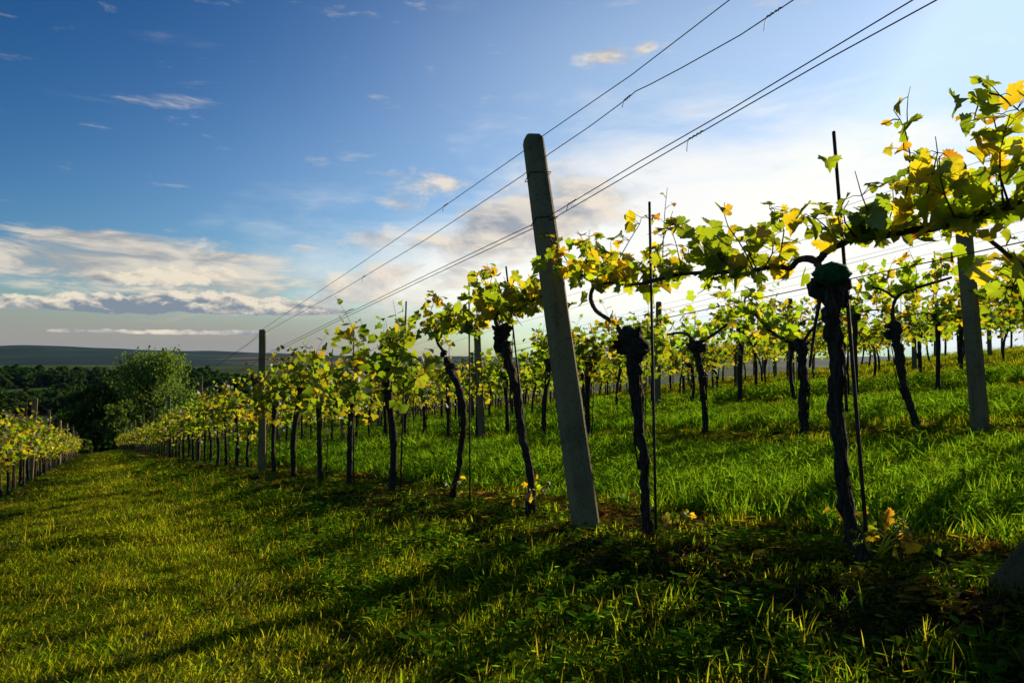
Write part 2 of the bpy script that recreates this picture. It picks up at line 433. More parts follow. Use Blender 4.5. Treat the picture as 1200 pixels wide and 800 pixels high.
near_vine('dark leaning grapevine with a green flare-painted knobbed head, largest whole trunk in the photo',
    [(1024, 682, 32), (1016, 650, 27), (1004, 600, 23), (994, 540, 23), (988, 490, 25), (984, 440, 26), (981, 400, 27), (978, 365, 29), (975, 345, 32)],
    [(962, 338, 26, 36), (975, 335, 38, 40), (985, 345, 20, 36), (958, 325, 18, 18)],
    [[(962, 325, 12, 0), (958, 308, 10, 0), (946, 303, 8, 0), (930, 305, 7, .02), (918, 314, 7, .03), (906, 311, 6, .03), (880, 316, 5.5, .02), (840, 319, 5, 0), (790, 322, 4, 0), (748, 333, 3, 0)],
     [(958, 308, 9, 0), (968, 296, 8, 0), (980, 286, 8, .02), (1000, 279, 7, .02), (1040, 276, 7, 0), (1080, 266, 6, 0), (1120, 256, 6, .02)],
     [(968, 350, 5, -.03), (962, 385, 4, -.03), (956, 430, 3, -.03)]],
    [[(905, 312), (908, 285), (906, 260), (888, 245), (884, 236), O(dv=.08, st=.7)],
     [(890, 316), (882, 290), (868, 262), (872, 240), O(dv=-.1, st=.8)],
     [(880, 316), (862, 290), (850, 268), O(dv=.1, st=.7)],
     [(868, 317), (845, 295), (822, 272), (806, 262), O(dv=-.1, st=.7, s=1.1)],
     [(850, 318), (825, 300), (800, 290), O(dv=.12, st=.7, s=1.1)],
     [(900, 313), (915, 290), (912, 270), O(dv=-.05, st=.8)],
     [(842, 318), (838, 335), (828, 345), O(dv=-.05, st=.8, s=.8)],
     [(830, 319), (812, 300), (800, 275), O(dv=.1, st=.8)],
     [(985, 283), (972, 262), (955, 252), O(dv=-.05, st=.8)],
     [(1000, 279), (985, 262), (968, 280), O(dv=.08, st=.8)],
     [(1010, 279), (1003, 255), (1020, 238), O(dv=-.1, st=.7)],
     [(1020, 278), (1030, 250), (1022, 215), O(dv=.1, st=.7)],
     [(1040, 276), (1034, 245), (1032, 205), O(dv=-.12, st=.7, s=1.1)]],
    0.074, 0.032, -0.06, moss=(978, 322, 40, 28), suckers=8,
    fill=[(865, 285, 30, 18, 12), (830, 280, 14, 12, 6), (1000, 262, 26, 12, 9)])

near_vine('broad leafy grapevine with tall golden shoots against blue sky at the right edge',
    [(1705, 790, 60), (1690, 650, 50), (1670, 500, 54), (1655, 400, 60), (1640, 330, 70)],
    [(1640, 320, 95, 95)],
    [[(1630, 320, 30, 0), (1590, 240, 22, 0), (1500, 215, 18, 0), (1400, 215, 15, 0), (1300, 222, 13, 0), (1210, 236, 11, 0), (1150, 250, 10, 0), (1090, 268, 8, 0), (1040, 274, 6, 0)],
     [(1400, 215, 10, .05), (1300, 275, 8, .06), (1220, 325, 7, .06), (1180, 305, 6, .05), (1145, 275, 5, .03)]],
    [[(1056, 270), (1060, 225), (1064, 190), (1056, 150), (1042, 128), O(dv=.02, st=.72, w=.26, s=.8)],
     [(1062, 150), (1060, 120), (1062, 100), O(dv=.02, st=9, r=.002)],
     [(1080, 268), (1075, 240), (1045, 215), (1030, 200), O(dv=.12, st=.8, s=1.15)],
     [(1090, 266), (1100, 225), (1118, 190), (1122, 165), O(dv=-.1, st=.7, w=.08)],
     [(1110, 262), (1090, 225), (1078, 190), (1085, 170), O(dv=.1, st=.7)],
     [(1130, 256), (1128, 220), (1140, 190), O(dv=-.15, st=.7)],
     [(1176, 243), (1172, 200), (1168, 150), (1154, 108), O(dv=.0, st=1.3, w=.12, s=.95)],
     [(1154, 108), (1172, 112), (1192, 128), (1215, 150), O(dv=.0, st=.9, w=.2, s=1.0)],
     [(1154, 108), (1145, 125), (1140, 150), O(dv=.0, st=1.0, w=.2, s=.9)],
     [(1190, 240), (1184, 200), (1196, 165), (1210, 140), O(dv=-.1, st=.6, s=1.15)],
     [(1200, 238), (1210, 190), (1225, 140), O(dv=.1, st=.7)],
     [(1150, 250), (1150, 215), (1130, 180), O(dv=.12, st=.8)],
     [(1195, 315), (1180, 330), (1172, 345), O(dv=.05, st=.7, s=1.2, w=.1)],
     [(1240, 232), (1230, 280), (1200, 300), O(dv=.1, st=.7, s=1.1)],
     [(1230, 235), (1250, 170), (1245, 110), O(dv=.05, st=.7)],
     [(1300, 222), (1310, 150), (1300, 80), O(dv=.05, st=.7)],
     [(1380, 215), (1390, 130), (1370, 50), O(dv=.05, st=.7)],
     [(1450, 215), (1440, 120), (1470, 60), O(dv=.05, st=.7)],
     [(1520, 220), (1540, 120), (1500, 40), O(dv=.05, st=.7)]],
    0.066, 0.029, 0.03,
    fill=[(1105, 240, 30, 20, 16), (1165, 235, 34, 24, 18), (1060, 262, 20, 10, 7), (1110, 195, 34, 16, 6), (1180, 150, 22, 24, 9), (1190, 295, 14, 14, 4), (1300, 215, 60, 35, 30), (1450, 210, 70, 40, 30)])

near_vine('thick black grapevine with a two-lobed head, first one right of the leaning concrete post',
    [(763, 642, 22), (760, 610, 17), (756, 570, 15), (751, 530, 16), (747, 490, 17), (744, 450, 21), (742, 420, 26), (741, 405, 28)],
    [(741, 398, 30, 36), (729, 404, 24, 26), (746, 410, 26, 40)],
    [[(732, 396, 8, 0), (722, 381, 6, 0), (708, 371, 5, 0), (697, 362, 5, 0), (692, 348, 5, 0), (695, 335, 4.5, 0), (690, 326, 4, 0), (672, 318, 3, 0), (655, 310, 2.5, 0)],
     [(695, 335, 4, 0), (712, 331, 4, .02), (735, 333, 4, .02), (760, 331, 3.5, 0), (785, 325, 3, 0), (805, 320, 2.5, 0)]],
    [[(672, 318), (664, 300), (652, 285), (643, 268), O(dv=-.03, st=.7, w=.22, s=.8)],
     [(680, 322), (682, 300), (676, 280), (672, 268), O(dv=.1, st=.65, w=.1)],
     [(690, 326), (698, 305), (702, 290), (696, 272), O(dv=-.1, st=.6, w=.08)],
     [(705, 331), (714, 312), (722, 290), (738, 258), (733, 252), O(dv=.08, st=.55, w=.12, s=.9)],
     [(720, 332), (730, 315), (736, 285), O(dv=-.1, st=.6)],
     [(740, 333), (752, 310), (758, 290), (768, 245), O(dv=.1, st=.6, w=.05, s=.9)],
     [(776, 328), (777, 290), (779, 250), (782, 220), O(dv=.0, st=1.6, w=.2, s=.55, r=.003)],
     [(790, 324), (795, 305), (790, 282), O(dv=.08, st=.6)],
     [(755, 332), (745, 318), (728, 320), O(dv=.08, st=.6)],
     [(800, 321), (803, 300), (795, 262), O(dv=-.05, st=.8, w=.05)],
     [(720, 372), (722, 385), (712, 400), O(dv=.02, st=.6, w=.28, s=.55)],
     [(665, 315), (655, 325), (648, 330), O(dv=.04, st=.6, w=.1, s=.8)]],
    0.072, 0.031, 0.05, suckers=4,
    fill=[(690, 305, 20, 14, 12), (735, 318, 22, 8, 9), (765, 312, 14, 10, 6)])

near_vine('grapevine leaning left with a knobbly head, first one left of the leaning concrete post',
    [(622, 592, 17), (622, 570, 13), (616, 530, 13), (609, 490, 13), (604, 455, 14), (597, 420, 17), (592, 402, 19)],
    [(589, 392, 22, 26), (586, 404, 18, 22), (594, 384, 13, 14)],
    [[(585, 386, 6, 0), (581, 376, 5, 0), (583, 367, 5, 0), (592, 364, 4, 0), (608, 362, 4, 0), (628, 350, 3.5, 0), (648, 342, 3, 0)],
     [(583, 367, 4, 0), (572, 362, 3.5, 0), (560, 352, 3, 0)]],
    [[(572, 362), (566, 345), (570, 325), (562, 308), O(dv=.05, st=.55, w=.1)],
     [(582, 366), (580, 345), (576, 325), O(dv=-.08, st=.5)],
     [(592, 364), (594, 345), (600, 328), O(dv=.08, st=.5)],
     [(605, 362), (608, 345), (604, 325), O(dv=-.08, st=.5)],
     [(615, 357), (622, 342), (630, 328), O(dv=.05, st=.5)],
     [(628, 350), (634, 338), (628, 322), O(dv=-.05, st=.55)],
     [(600, 363), (606, 374), (612, 382), O(dv=.0, st=.7)]],
    0.080, 0.031, 0.0, suckers=5,
    fill=[(580, 345, 15, 16, 26), (607, 345, 17, 12, 26)])

near_vine('slim crooked grapevine bending left under an airy crown, second one left of the leaning post',
    [(529, 592, 18), (531, 575, 10), (537, 545, 9), (541, 510, 10), (541, 480, 11), (537, 455, 12), (530, 436, 12), (523, 420, 11)],
    [(521, 414, 9, 9), (528, 432, 14, 15)],
    [[(521, 413, 4, 0), (513, 402, 3.5, 0), (512, 392, 3.5, 0), (518, 385, 3, 0), (535, 382, 3, 0), (560, 385, 2.5, 0)],
     [(512, 392, 3, 0), (505, 385, 2.5, 0), (498, 392, 2, 0)]],
    [[(512, 392), (500, 380), (492, 392), O(dv=.05, st=.5, w=.05)],
     [(515, 388), (508, 370), (515, 352), (522, 346), O(dv=-.05, st=.55, w=.15, s=.85)],
     [(522, 384), (522, 365), (530, 352), O(dv=.06, st=.55)],
     [(535, 382), (536, 368), (546, 356), O(dv=-.06, st=.5)],
     [(548, 383), (552, 368), (560, 358), O(dv=.06, st=.5)],
     [(558, 385), (565, 372), (572, 366), O(dv=-.06, st=.5)],
     [(520, 395), (522, 402), (526, 410), O(dv=.02, st=.6, s=.7)]],
    0.078, 0.031, 0.05, suckers=3,
    fill=[(507, 384, 8, 9, 14), (545, 376, 16, 9, 28)])

g2 = 'vines near the first visible post of the second row'
near_vine('bent dark grapevine just left of the pale second-row post under the golden leaves',
    [(1079, 512, 14), (1070, 490, 12), (1060, 460, 12), (1053, 430, 13), (1050, 405, 15), (1048, 390, 17)],
    [(1048, 384, 16, 22), (1042, 392, 12, 14)],
    [[(1048, 382, 6, 0), (1046, 365, 4, 0), (1050, 350, 4, 0), (1062, 341, 4, 0), (1085, 334, 3.5, 0), (1115, 325, 3, 0)], [(1050, 350, 3.5, 0), (1035, 340, 3, 0), (1015, 335, 2.5, 0)]],
    [[(1062, 341), (1060, 320), (1052, 300), O(dv=.08, st=.8)], [(1075, 337), (1080, 315), (1074, 292), O(dv=-.1, st=.8, w=.1)], [(1090, 333), (1098, 312), (1092, 295), O(dv=.1, st=.8, w=.1)],
     [(1105, 328), (1110, 310), (1118, 298), O(dv=-.08, st=.8)], [(1040, 343), (1034, 322), (1040, 300), O(dv=.1, st=.8, w=.1)], [(1022, 337), (1016, 322), (1022, 305), O(dv=-.1, st=.8)], [(1028, 338), (1020, 350), (1012, 355), O(dv=0, st=.8)]],
    0.088, 0.045, 0.08, v=V2, fill=[(1065, 325, 26, 12, 22), (1030, 328, 14, 10, 10), (1105, 318, 12, 10, 8)], group=g2)
near_vine('stout dark grapevine with a long cane reaching left, seen left of the green-headed trunk',
    [(944, 512, 17), (942, 480, 14), (943, 450, 14), (941, 425, 15), (941, 410, 17)],
    [(940, 405, 20, 20), (932, 404, 14, 12)],
    [[(934, 402, 7, 0), (920, 398, 5, 0), (905, 389, 5, 0), (893, 377, 4, 0), (884, 366, 3.5, 0)], [(942, 400, 4, 0), (952, 385, 3.5, 0), (962, 378, 3, 0)]],
    [[(905, 389), (898, 368), (888, 352), O(dv=.08, st=.8)], [(898, 382), (884, 365), (866, 352), O(dv=-.1, st=.8)], [(888, 370), (880, 350), (885, 332), O(dv=.1, st=.8)], [(912, 392), (916, 370), (908, 350), O(dv=.1, st=.8)],
     [(884, 366), (862, 366), (848, 375), O(dv=-.08, st=.8)], [(925, 399), (932, 378), (940, 362), O(dv=-.08, st=.8, w=.1)], [(900, 384), (890, 392), (878, 392), O(dv=0, st=.8, w=.1)]],
    0.095, 0.045, 0.0, v=V2, fill=[(885, 358, 24, 12, 34), (920, 370, 16, 12, 18)], group=g2)
near_vine('slender dark grapevine seen between the two nearest front-row trunks, in the second row',
    [(826, 512, 11), (826, 480, 9), (823, 445, 9), (818, 420, 12), (816, 410, 15)],
    [(815, 405, 17, 14), (822, 408, 12, 12)],
    [[(815, 402, 5, 0), (806, 392, 4, 0), (796, 390, 3, 0), (782, 392, 2.5, 0)], [(820, 402, 4, 0), (836, 392, 3.5, 0), (852, 380, 3, 0)]],
    [[(806, 392), (800, 376), (806, 362), O(dv=.08, st=.8)], [(796, 390), (788, 374), (784, 360), O(dv=-.08, st=.8)], [(836, 392), (834, 374), (842, 360), O(dv=.1, st=.8, w=.1)], [(825, 398), (820, 380), (826, 366), O(dv=-.1, st=.8)], [(846, 385), (852, 370), (848, 356), O(dv=.08, st=.8)]],
    0.088, 0.048, 0.05, v=V2, fill=[(800, 388, 14, 10, 16), (838, 384, 12, 10, 14)], group=g2)

# ------------------------------------------------------------------ vine kinds for the rest of the vineyard
def make_vine_kind(seed, full, warm, hi=False):
    """local frame: x along the row, y across, z up"""
    global rng
    keep = rng; rng = np.random.default_rng(seed)
    H = rng.uniform(0.74, 1.02)
    b = MB(); n = 12
    t = np.linspace(0, 1, n)
    lean = rng.uniform(-0.16, 0.16); bow = rng.uniform(-0.08, 0.08); side = rng.uniform(-.05, .05)
    px = lean * t + bow * np.sin(t * np.pi); py = side * t + rng.uniform(-.04, .04) * np.sin(t * 4)
    pts = np.stack([px - px[0], py, t * H - 0.04 * (t == 0)], -1)
    rad = np.interp(t, [0, .1, .6, .9, 1], [.045, .030, .028, .038, .045]) * rng.uniform(.85, 1.15)
    b.tube(pts, rad, 9 if hi else 7, 0.12)
    for k in range(2):
        c = pts[-1] + rng.uniform(-.03, .03, 3); tt = np.linspace(-1, 1, 6)
        b.tube(np.stack([c[0] + 0 * tt, c[1] + 0 * tt, c[2] + tt * .05], -1), .05 * np.sqrt(np.clip(1 - tt ** 2, .03, 1)), 7, 0.15)
    cb, leaf = MB(), []
    top = pts[-1]; stems = []
    for s in (-1, 1):
        L = rng.uniform(0.40, 0.66); z1 = rng.uniform(0.02, 0.17)
        arm = spline([top, top + (s * .10, 0, z1 * .8), top + (s * L * .5, rng.uniform(-.04, .04), z1), top + (s * L, rng.uniform(-.05, .05), z1 - .06)], 12)
        cb.tube(arm, np.linspace(.012, .006, 12), 5, 0.1)
        for k in range(int(full * 7)):
            p = arm[rng.integers(2, 12)]
            Ls = rng.uniform(.15, .46) * (1.0 if rng.uniform() > .15 else 1.3)
            dx, dy = rng.normal() * .16, rng.normal() * .20
            dr = rng.uniform(-.1, .12) if rng.uniform() > .25 else -.35
            stems.append([p, p + (dx * .5, dy * .4, Ls * .6), p + (dx, dy, Ls * (1 + dr))])
        for k in range(int(full * 2.5)):
            p = arm[rng.integers(2, 12)]
            stems.append([p, p + (rng.normal() * .1, rng.normal() * .12, -.08), p + (rng.normal() * .14, rng.normal() * .16, -.24)])
    tm = LEAF_LO
    for st in stems:
        shoot(cb, leaf, st, 0.003, tm, 0.10, 0.060, warm, sides=3 if not hi else 5)
    off, sx, oz = rng.uniform(-.14, .14), rng.uniform(.22, .40), rng.uniform(-.04, .08)
    for k in range(int(full * 95)):
        leaf.append((top + np.array((np.clip(rng.normal(off, sx), -.7, .7), rng.normal() * .14, rng.normal(.10 + oz, .17) - (.2 if rng.uniform() < .04 else 0))), rng.uniform(.055, .105), leaf_tint(.3, warm)))
    lb = MB(); flush(leaf, lb, tm)
    ms = (b.mesh('vine_trunk'), cb.mesh('vine_cane'), lb.mesh('vine_foliage'))
    ms[0].materials.append(M['bark']); ms[1].materials.append(M['cane']); ms[2].materials.append(M['leaf_small'])
    rng = keep
    return ms
KIND = [make_vine_kind(100 + i, f, w) for i, (f, w) in enumerate([(1.05, -.05), (1.15, .04), (1.0, .10), (0.85, -.08), (0.70, .02), (1.2, .0), (0.55, -.08), (0.95, .16), (.75, .12), (1.1, -.02), (.9, .20), (.65, .05), (2.3, .0)])]

ROWN = {VL: 'row left of the path', V1: 'front row', V2: 'second row', V3: 'third row', V4: 'fourth row', V5: 'fifth row', V6: 'sixth row', V7: 'seventh row', V8: 'eighth row'}
POST_Z = {V1: 4.45, V2: 6.15, V3: 8.05, V4: 9.75, V5: 8.6, V6: 7.4, V7: 9.2, V8: 6.9, VL: 12.2}
DZ = 7.95
ORD = ['first', 'second', 'third', 'fourth', 'fifth', 'sixth', 'seventh', 'eighth', 'ninth', 'tenth', 'eleventh', 'twelfth']
def row_xy(v, Z): return (-0.5116 * Z + 1.1233 * v, Z)
def inview(X, Y, m=0.06): return Y > 0.5 and abs(X / Y) < 0.632 + m

cand = []
for v in (V1, V2, V3, V4, V5, V6, V7, V8, VL):
    step = 1.105; z0 = {V1: 6.96, V2: 6.62, V3: 6.2, V4: 5.4, V5: 5.8, V6: 6.6, V7: 7.0, V8: 6.1, VL: 12.8}[v]
    zend = 92 if v != VL else 70
    k0 = 0 if v == V1 else -12
    for k in range(k0, 90):
        Z = z0 + k * step + (rng.uniform(-.09, .09) if v != V1 or k > 5 else 0)
        if Z > zend: break
        if v == V2 and 0 <= k <= 2: continue
        X, Y = row_xy(v, Z)
        if v == V1 and k <= 4: X, Y = row_xy(v, ROW_K * v / ((460, 411, 376, 346, 322)[k] - 114.0))
        cand.append((math.hypot(X, Y), v, X, Y, inview(X, Y)))
seen = sorted([c for c in cand if c[4]], key=lambda c: c[0])
keepset = set(id(c) for c in seen[:292])
ROT = math.atan2(UY, UX)
cnt, stuffv = {(V2, 0): 3}, []
first_used = {}
VINES = []
for c in sorted(cand, key=lambda c: c[3]):   # near to far
    D, v, X, Y, ok = c
    if not ok and D > 14: continue
    if not ok and v not in (V1, V2, V3, V4): continue
    ki = (12 if v == V2 else int(rng.choice([0, 1, 5, 1]))) if not ok else int(rng.choice([0, 1, 2, 5, 7, 9, 10, 1, 7])) if v == V1 else int(rng.choice([0, 3, 2, 8, 9, 7, 1, 5, 10, 5]))  # unseen vines, and near second-row ones, get fuller crowns for their cast shade
    if v == V2 and Y < 10: ki = int(rng.choice([0, 1, 5, 9])); 
    if v == VL: ki = int(rng.choice([2, 7, 8, 10, 1]))
    rot = ROT + rng.normal() * .12 + (math.pi if rng.uniform() > .5 else 0)
    sc = rng.uniform(.84, 1.12) * (1.02 if v in (V1, VL) else 1.15)
    Z0 = gz(X, Y)
    if ok and id(c) not in keepset or (not ok):
        if ok: stuffv.append((X, Y, Z0, rot, sc, ki)); continue
    seg = int((Y - POST_Z[v]) // DZ)
    key = (v, seg); cnt[key] = cnt.get(key, 0) + 1
    root = empty('grapevine', (X, Y, Z0)); root.rotation_euler = (0, 0, rot); root.scale = (sc, sc, sc * rng.uniform(.93, 1.07))
    for nm, me, in zip(('trunk', 'cane', 'foliage'), KIND[ki]):
        o = bpy.data.objects.new(nm, me); o.parent = root; COL.objects.link(o)
    VINES.append((root, v, seg, cnt[key], ok, Y))
FIRSTP = {v: next(k for k in range(12) if inview(*row_xy(v, POST_Z[v] + k * DZ), 0.0)) for v in POST_Z}
POSTN = {}
def between(v, seg):
    e = 'left' if v == VL else 'right'
    if seg < 0: return 'short of its first visible post'
    if v == V1 and seg == 1: return 'between the slim upright post and the next one'
    return 'between its %s and %s posts' % (ORD[min(seg, 10)], ORD[min(seg + 1, 11)])
for root, v, seg, k, ok, Y in VINES:
    rn = ROWN[v]; seg -= FIRSTP[v]
    if v == V1 and seg == 0: lab = '%s grapevine left of the leaning concrete post in the front row' % ORD[k + 1]
    elif v == V1 and seg == 1: lab = '%s grapevine left of the slim upright post in the front row' % ORD[k - 1]
    elif Y < 32 and v in (V2, V3):
        if seg < 0: lab = '%s grapevine from the photo\'s right edge in the %s' % (ORD[k - 1], rn)
        else: lab = '%s grapevine beyond the %s visible post of the %s' % (ORD[min(k - 1, 11)], ORD[min(seg, 11)], rn)
    else: lab = 'leafy grapevine in the %s, %s' % (rn, between(v, seg))
    g = 'vines of the %s %s' % (rn, between(v, seg))
    tag(root, lab, 'grapevine', g)

# ------------------------------------------------------------------ scatter objects (geometry nodes instances, for stuff only)
def hidden_coll(name, meshes, mats):
    c = bpy.data.collections.new(name)
    for i, me in enumerate(meshes):
        if mats is not None and not me.materials: me.materials.append(mats)
        o = bpy.data.objects.new('%s_%02d' % (name, i), me); c.objects.link(o)
    return c
def scatter(name, coll, pos, rot, scl, idx):
    n = len(pos)
    me = bpy.data.meshes.new(name); me.vertices.add(n)
    me.vertices.foreach_set('co', np.asarray(pos, np.float32).ravel())
    a = me.attributes.new('rot', 'FLOAT_VECTOR', 'POINT'); a.data.foreach_set('vector', np.asarray(rot, np.float32).ravel())
    a = me.attributes.new('scl', 'FLOAT_VECTOR', 'POINT'); a.data.foreach_set('vector', np.asarray(scl, np.float32).ravel())
    a = me.attributes.new('idx', 'INT', 'POINT'); a.data.foreach_set('value', np.asarray(idx, np.int32))
    me.update()
    o = bpy.data.objects.new(name, me); COL.objects.link(o)
    g = bpy.data.node_groups.new('scatter_' + name, 'GeometryNodeTree')
    g.interface.new_socket('Geometry', in_out='INPUT', socket_type='NodeSocketGeometry')
    g.interface.new_socket('Geometry', in_out='OUTPUT', socket_type='NodeSocketGeometry')
    N, L = g.nodes, g.links
    gi, go = N.new('NodeGroupInput'), N.new('NodeGroupOutput')
    ip = N.new('GeometryNodeInstanceOnPoints'); ci = N.new('GeometryNodeCollectionInfo')
    ci.inputs['Collection'].default_value = coll; ci.inputs['Separate Children'].default_value = True; ci.inputs['Reset Children'].default_value = True
    def attr(nm, dt):
        k = N.new('GeometryNodeInputNamedAttribute'); k.data_type = dt; k.inputs['Name'].default_value = nm
        return [s for s in k.outputs if s.enabled][0]
    e2r = N.new('FunctionNodeEulerToRotation')
    L.new(attr('rot', 'FLOAT_VECTOR'), e2r.inputs[0])
    L.new(gi.outputs[0], ip.inputs['Points']); L.new(ci.outputs[0], ip.inputs['Instance'])
    ip.inputs['Pick Instance'].default_value = True
    L.new(attr('idx', 'INT'), ip.inputs['Instance Index'])
    L.new(e2r.outputs[0], ip.inputs['Rotation']); L.new(attr('scl', 'FLOAT_VECTOR'), ip.inputs['Scale'])
    L.new(ip.outputs[0], go.inputs[0])
    md = o.modifiers.new('scatter', 'NODES'); md.node_group = g
    o['kind'] = 'stuff'
    return o

# vines past the first three hundred: one object
if stuffv:
    mats3 = []
    merged = []
    for tr_, ca_, fo_ in KIND:
        b = bpy.data.meshes.new('far_vine')
        Vs, Fs, Ms, Cs, off = [], [], [], [], 0
        for mi, me in enumerate((tr_, ca_, fo_)):
            co = np.zeros(len(me.vertices) * 3, np.float32); me.vertices.foreach_get('co', co); Vs.append(co.reshape(-1, 3))
            cc = np.zeros(len(me.vertices) * 4, np.float32); me.color_attributes['tint'].data.foreach_get('color', cc); Cs.append(cc)
            for p in me.polygons: Fs.append([i + off for i in p.vertices]); Ms.append(mi)
            off += len(me.vertices)
        b.from_pydata(np.concatenate(Vs).tolist(), [], Fs)
        b.polygons.foreach_set('material_index', Ms)
        at = b.color_attributes.new('tint', 'FLOAT_COLOR', 'POINT'); at.data.foreach_set('color', np.concatenate(Cs))
        for k in ('bark', 'cane', 'leaf_small'): b.materials.append(M[k])
        merged.append(b)
    c = hidden_coll('far_vine_kind', merged, None)
    A = np.array(stuffv)
    o = scatter('distant_vines', c, A[:, :3], np.stack([0 * A[:, 3], 0 * A[:, 3], A[:, 3]], -1), np.repeat(A[:, 4:5], 3, 1), A[:, 5])
    tag(o, 'mass of small grapevines in the farthest stretches of the rows', 'grapevines', None, 'stuff')

# ------------------------------------------------------------------ posts
def post_mesh(H, w, taper=0.9, ch=0.012, sink=0.15, lean=(0, 0), seed=0):
    r = np.random.default_rng(seed)
    b = MB()
    zs = np.array([-sink, 0, H * .12, H * .3, H * .5, H * .72, H * .9, H - .025, H])
    rings = []
    for i, z in enumerate(zs):
        t = max(z, 0) / H; s = w * .5 * (1 - (1 - taper) * t)
        if i == len(zs) - 1: s -= .012
        c = ch
        q = np.array([(-s + c, -s), (s - c, -s), (s, -s + c), (s, s - c), (s - c, s), (-s + c, s), (-s, s - c), (-s, -s + c)])
        q = q + r.normal(size=q.shape) * .0016
        rings.append(np.column_stack([q[:, 0] + lean[0] * t, q[:, 1] + lean[1] * t, np.full(8, z)]))
    n = len(zs)
    i, j = np.meshgrid(np.arange(n - 1), np.arange(8), indexing='ij')
    q = np.stack([i * 8 + j, i * 8 + (j + 1) % 8, (i + 1) * 8 + (j + 1) % 8, (i + 1) * 8 + j], -1).reshape(-1, 4)
    b.add(np.concatenate(rings), q)
    k0 = (n - 1) * 8
    b.f.append(np.array([[k0 + a for a in range(8)]]))
    return b.mesh('concrete_post', smooth=False)
def staple_mesh(z, w):
    b = MB(); s = w * .5 + .006
    pts = [(-s, -s, z), (s, -s, z), (s, s, z), (-s, s, z), (-s, -s, z)]
    b.tube(pts, 0.0028, 5); return b.mesh('wire_loop')

def make_post(X, Y, H, w, yaw, lean, label, group, seed, loops=(1.75,)):
    g0 = gz(X, Y)
    me = post_mesh(H, w, lean=(0, 0), seed=seed)
    root = empty('concrete_post', (X, Y, g0))
    d = Vector((lean[0], lean[1], H)).normalized()
    root.rotation_euler = (Vector((0, 0, 1)).rotation_difference(d) @ Matrix.Rotation(yaw, 3, 'Z').to_quaternion()).to_euler()
    link('shaft', me, M['concrete'], root)
    for z in loops: link('wire_loop', staple_mesh(z, w * (1 - .1 * z / H)), M['wire'], root)
    tag(root, label, 'post', group); return root

# leaning post of the front row
pb = rowpt(687, 632); pt = rowpt(622, 163)
pz = gz(pb[0], pb[1])
Hp = float(np.linalg.norm(pt - np.array((pb[0], pb[1], pz))))
make_post(pb[0], pb[1], Hp, 0.122, R(14), (pt[0] - pb[0], pt[1] - pb[1]), 'tall weathered concrete post leaning left, the largest post in the photo', 'concrete posts of the front row', 1, (1.72, 2.0))
def std_posts():
    for v in (V1, V2, V3, V4, V5, V6, V7, V8, VL):
        k = 1 if v == V1 else 0
        n = 0
        while True:
            Z = POST_Z[v] + k * DZ; 
            if Z > (90 if v != VL else 69): break
            X, Y = row_xy(v, Z)
            if inview(X, Y, 0.25 if v in (V2, V3) else .1):
                if v == V1 and k == 1: X, Y, _ = base_of(308, V1)
                rn = ROWN[v]
                if v == V1: lab = ['', 'slim upright concrete post standing against distant hills in front row', 'concrete post next behind the slim upright one in the front row'][k] if k < 3 else '%s concrete post of the front row counted from the leaning one' % ORD[min(k, 11)]
                elif v == V2 and k == 0: lab = 'pale upright concrete post under the golden leaves near the right edge'
                elif v == V2 and k == 1: lab = 'leafy-topped concrete post just left of the leaning post, in the second row'
                elif not inview(X, Y, .0): lab = 'concrete post of the %s just outside the right edge' % rn
                else: lab = '%s concrete post in view of the %s, nearest counted first' % (ORD[min(n, 11)], rn)
                if inview(X, Y, 0): n += 1
                H = 2.10 + rng.uniform(-.06, .08)
                if v == V1: H = 2.2 if k == 1 else 2.15
                ln = (rng.normal() * .04, rng.normal() * .04)
                if v == V1 and k == 1: ln = (-.01, 0)
                if v == V2 and k == 0: ln = (-.13, .03)
                if v == V2 and k == 1: ln = (-.10, .0)
                make_post(X, Y, H, 0.105 if v != V1 else 0.112, ROT + rng.normal() * .15, ln, lab, 'concrete posts of the %s' % rn, 10 + k, (1.75,))
            k += 1
std_posts()
# end post out of frame with the leaning brace that shows in the lower right corner
ex, ey = row_xy(V1, 1.12)
make_post(ex, ey, 2.2, 0.12, ROT, (.1, -.2), 'concrete end post of the front row beyond the right edge', 'concrete posts of the front row', 5, (1.75, 2.1))
fb = rowpt(1203, 738); fb[2] = gz(fb[0], fb[1])
ft = np.array((ex, ey, gz(ex, ey) + 1.55))
root = empty('brace_strut', tuple(fb))
dv_ = Vector(ft - fb); root.rotation_euler = (Vector((0, 0, 1)).rotation_difference(dv_.normalized()) @ Matrix.Rotation(R(25), 3, 'Z').to_quaternion()).to_euler()
link('shaft', post_mesh(dv_.length, 0.13, seed=77), M['concrete_shaded'], root)
tag(root, 'slanting dark concrete strut rising out of the lower right corner', 'strut')

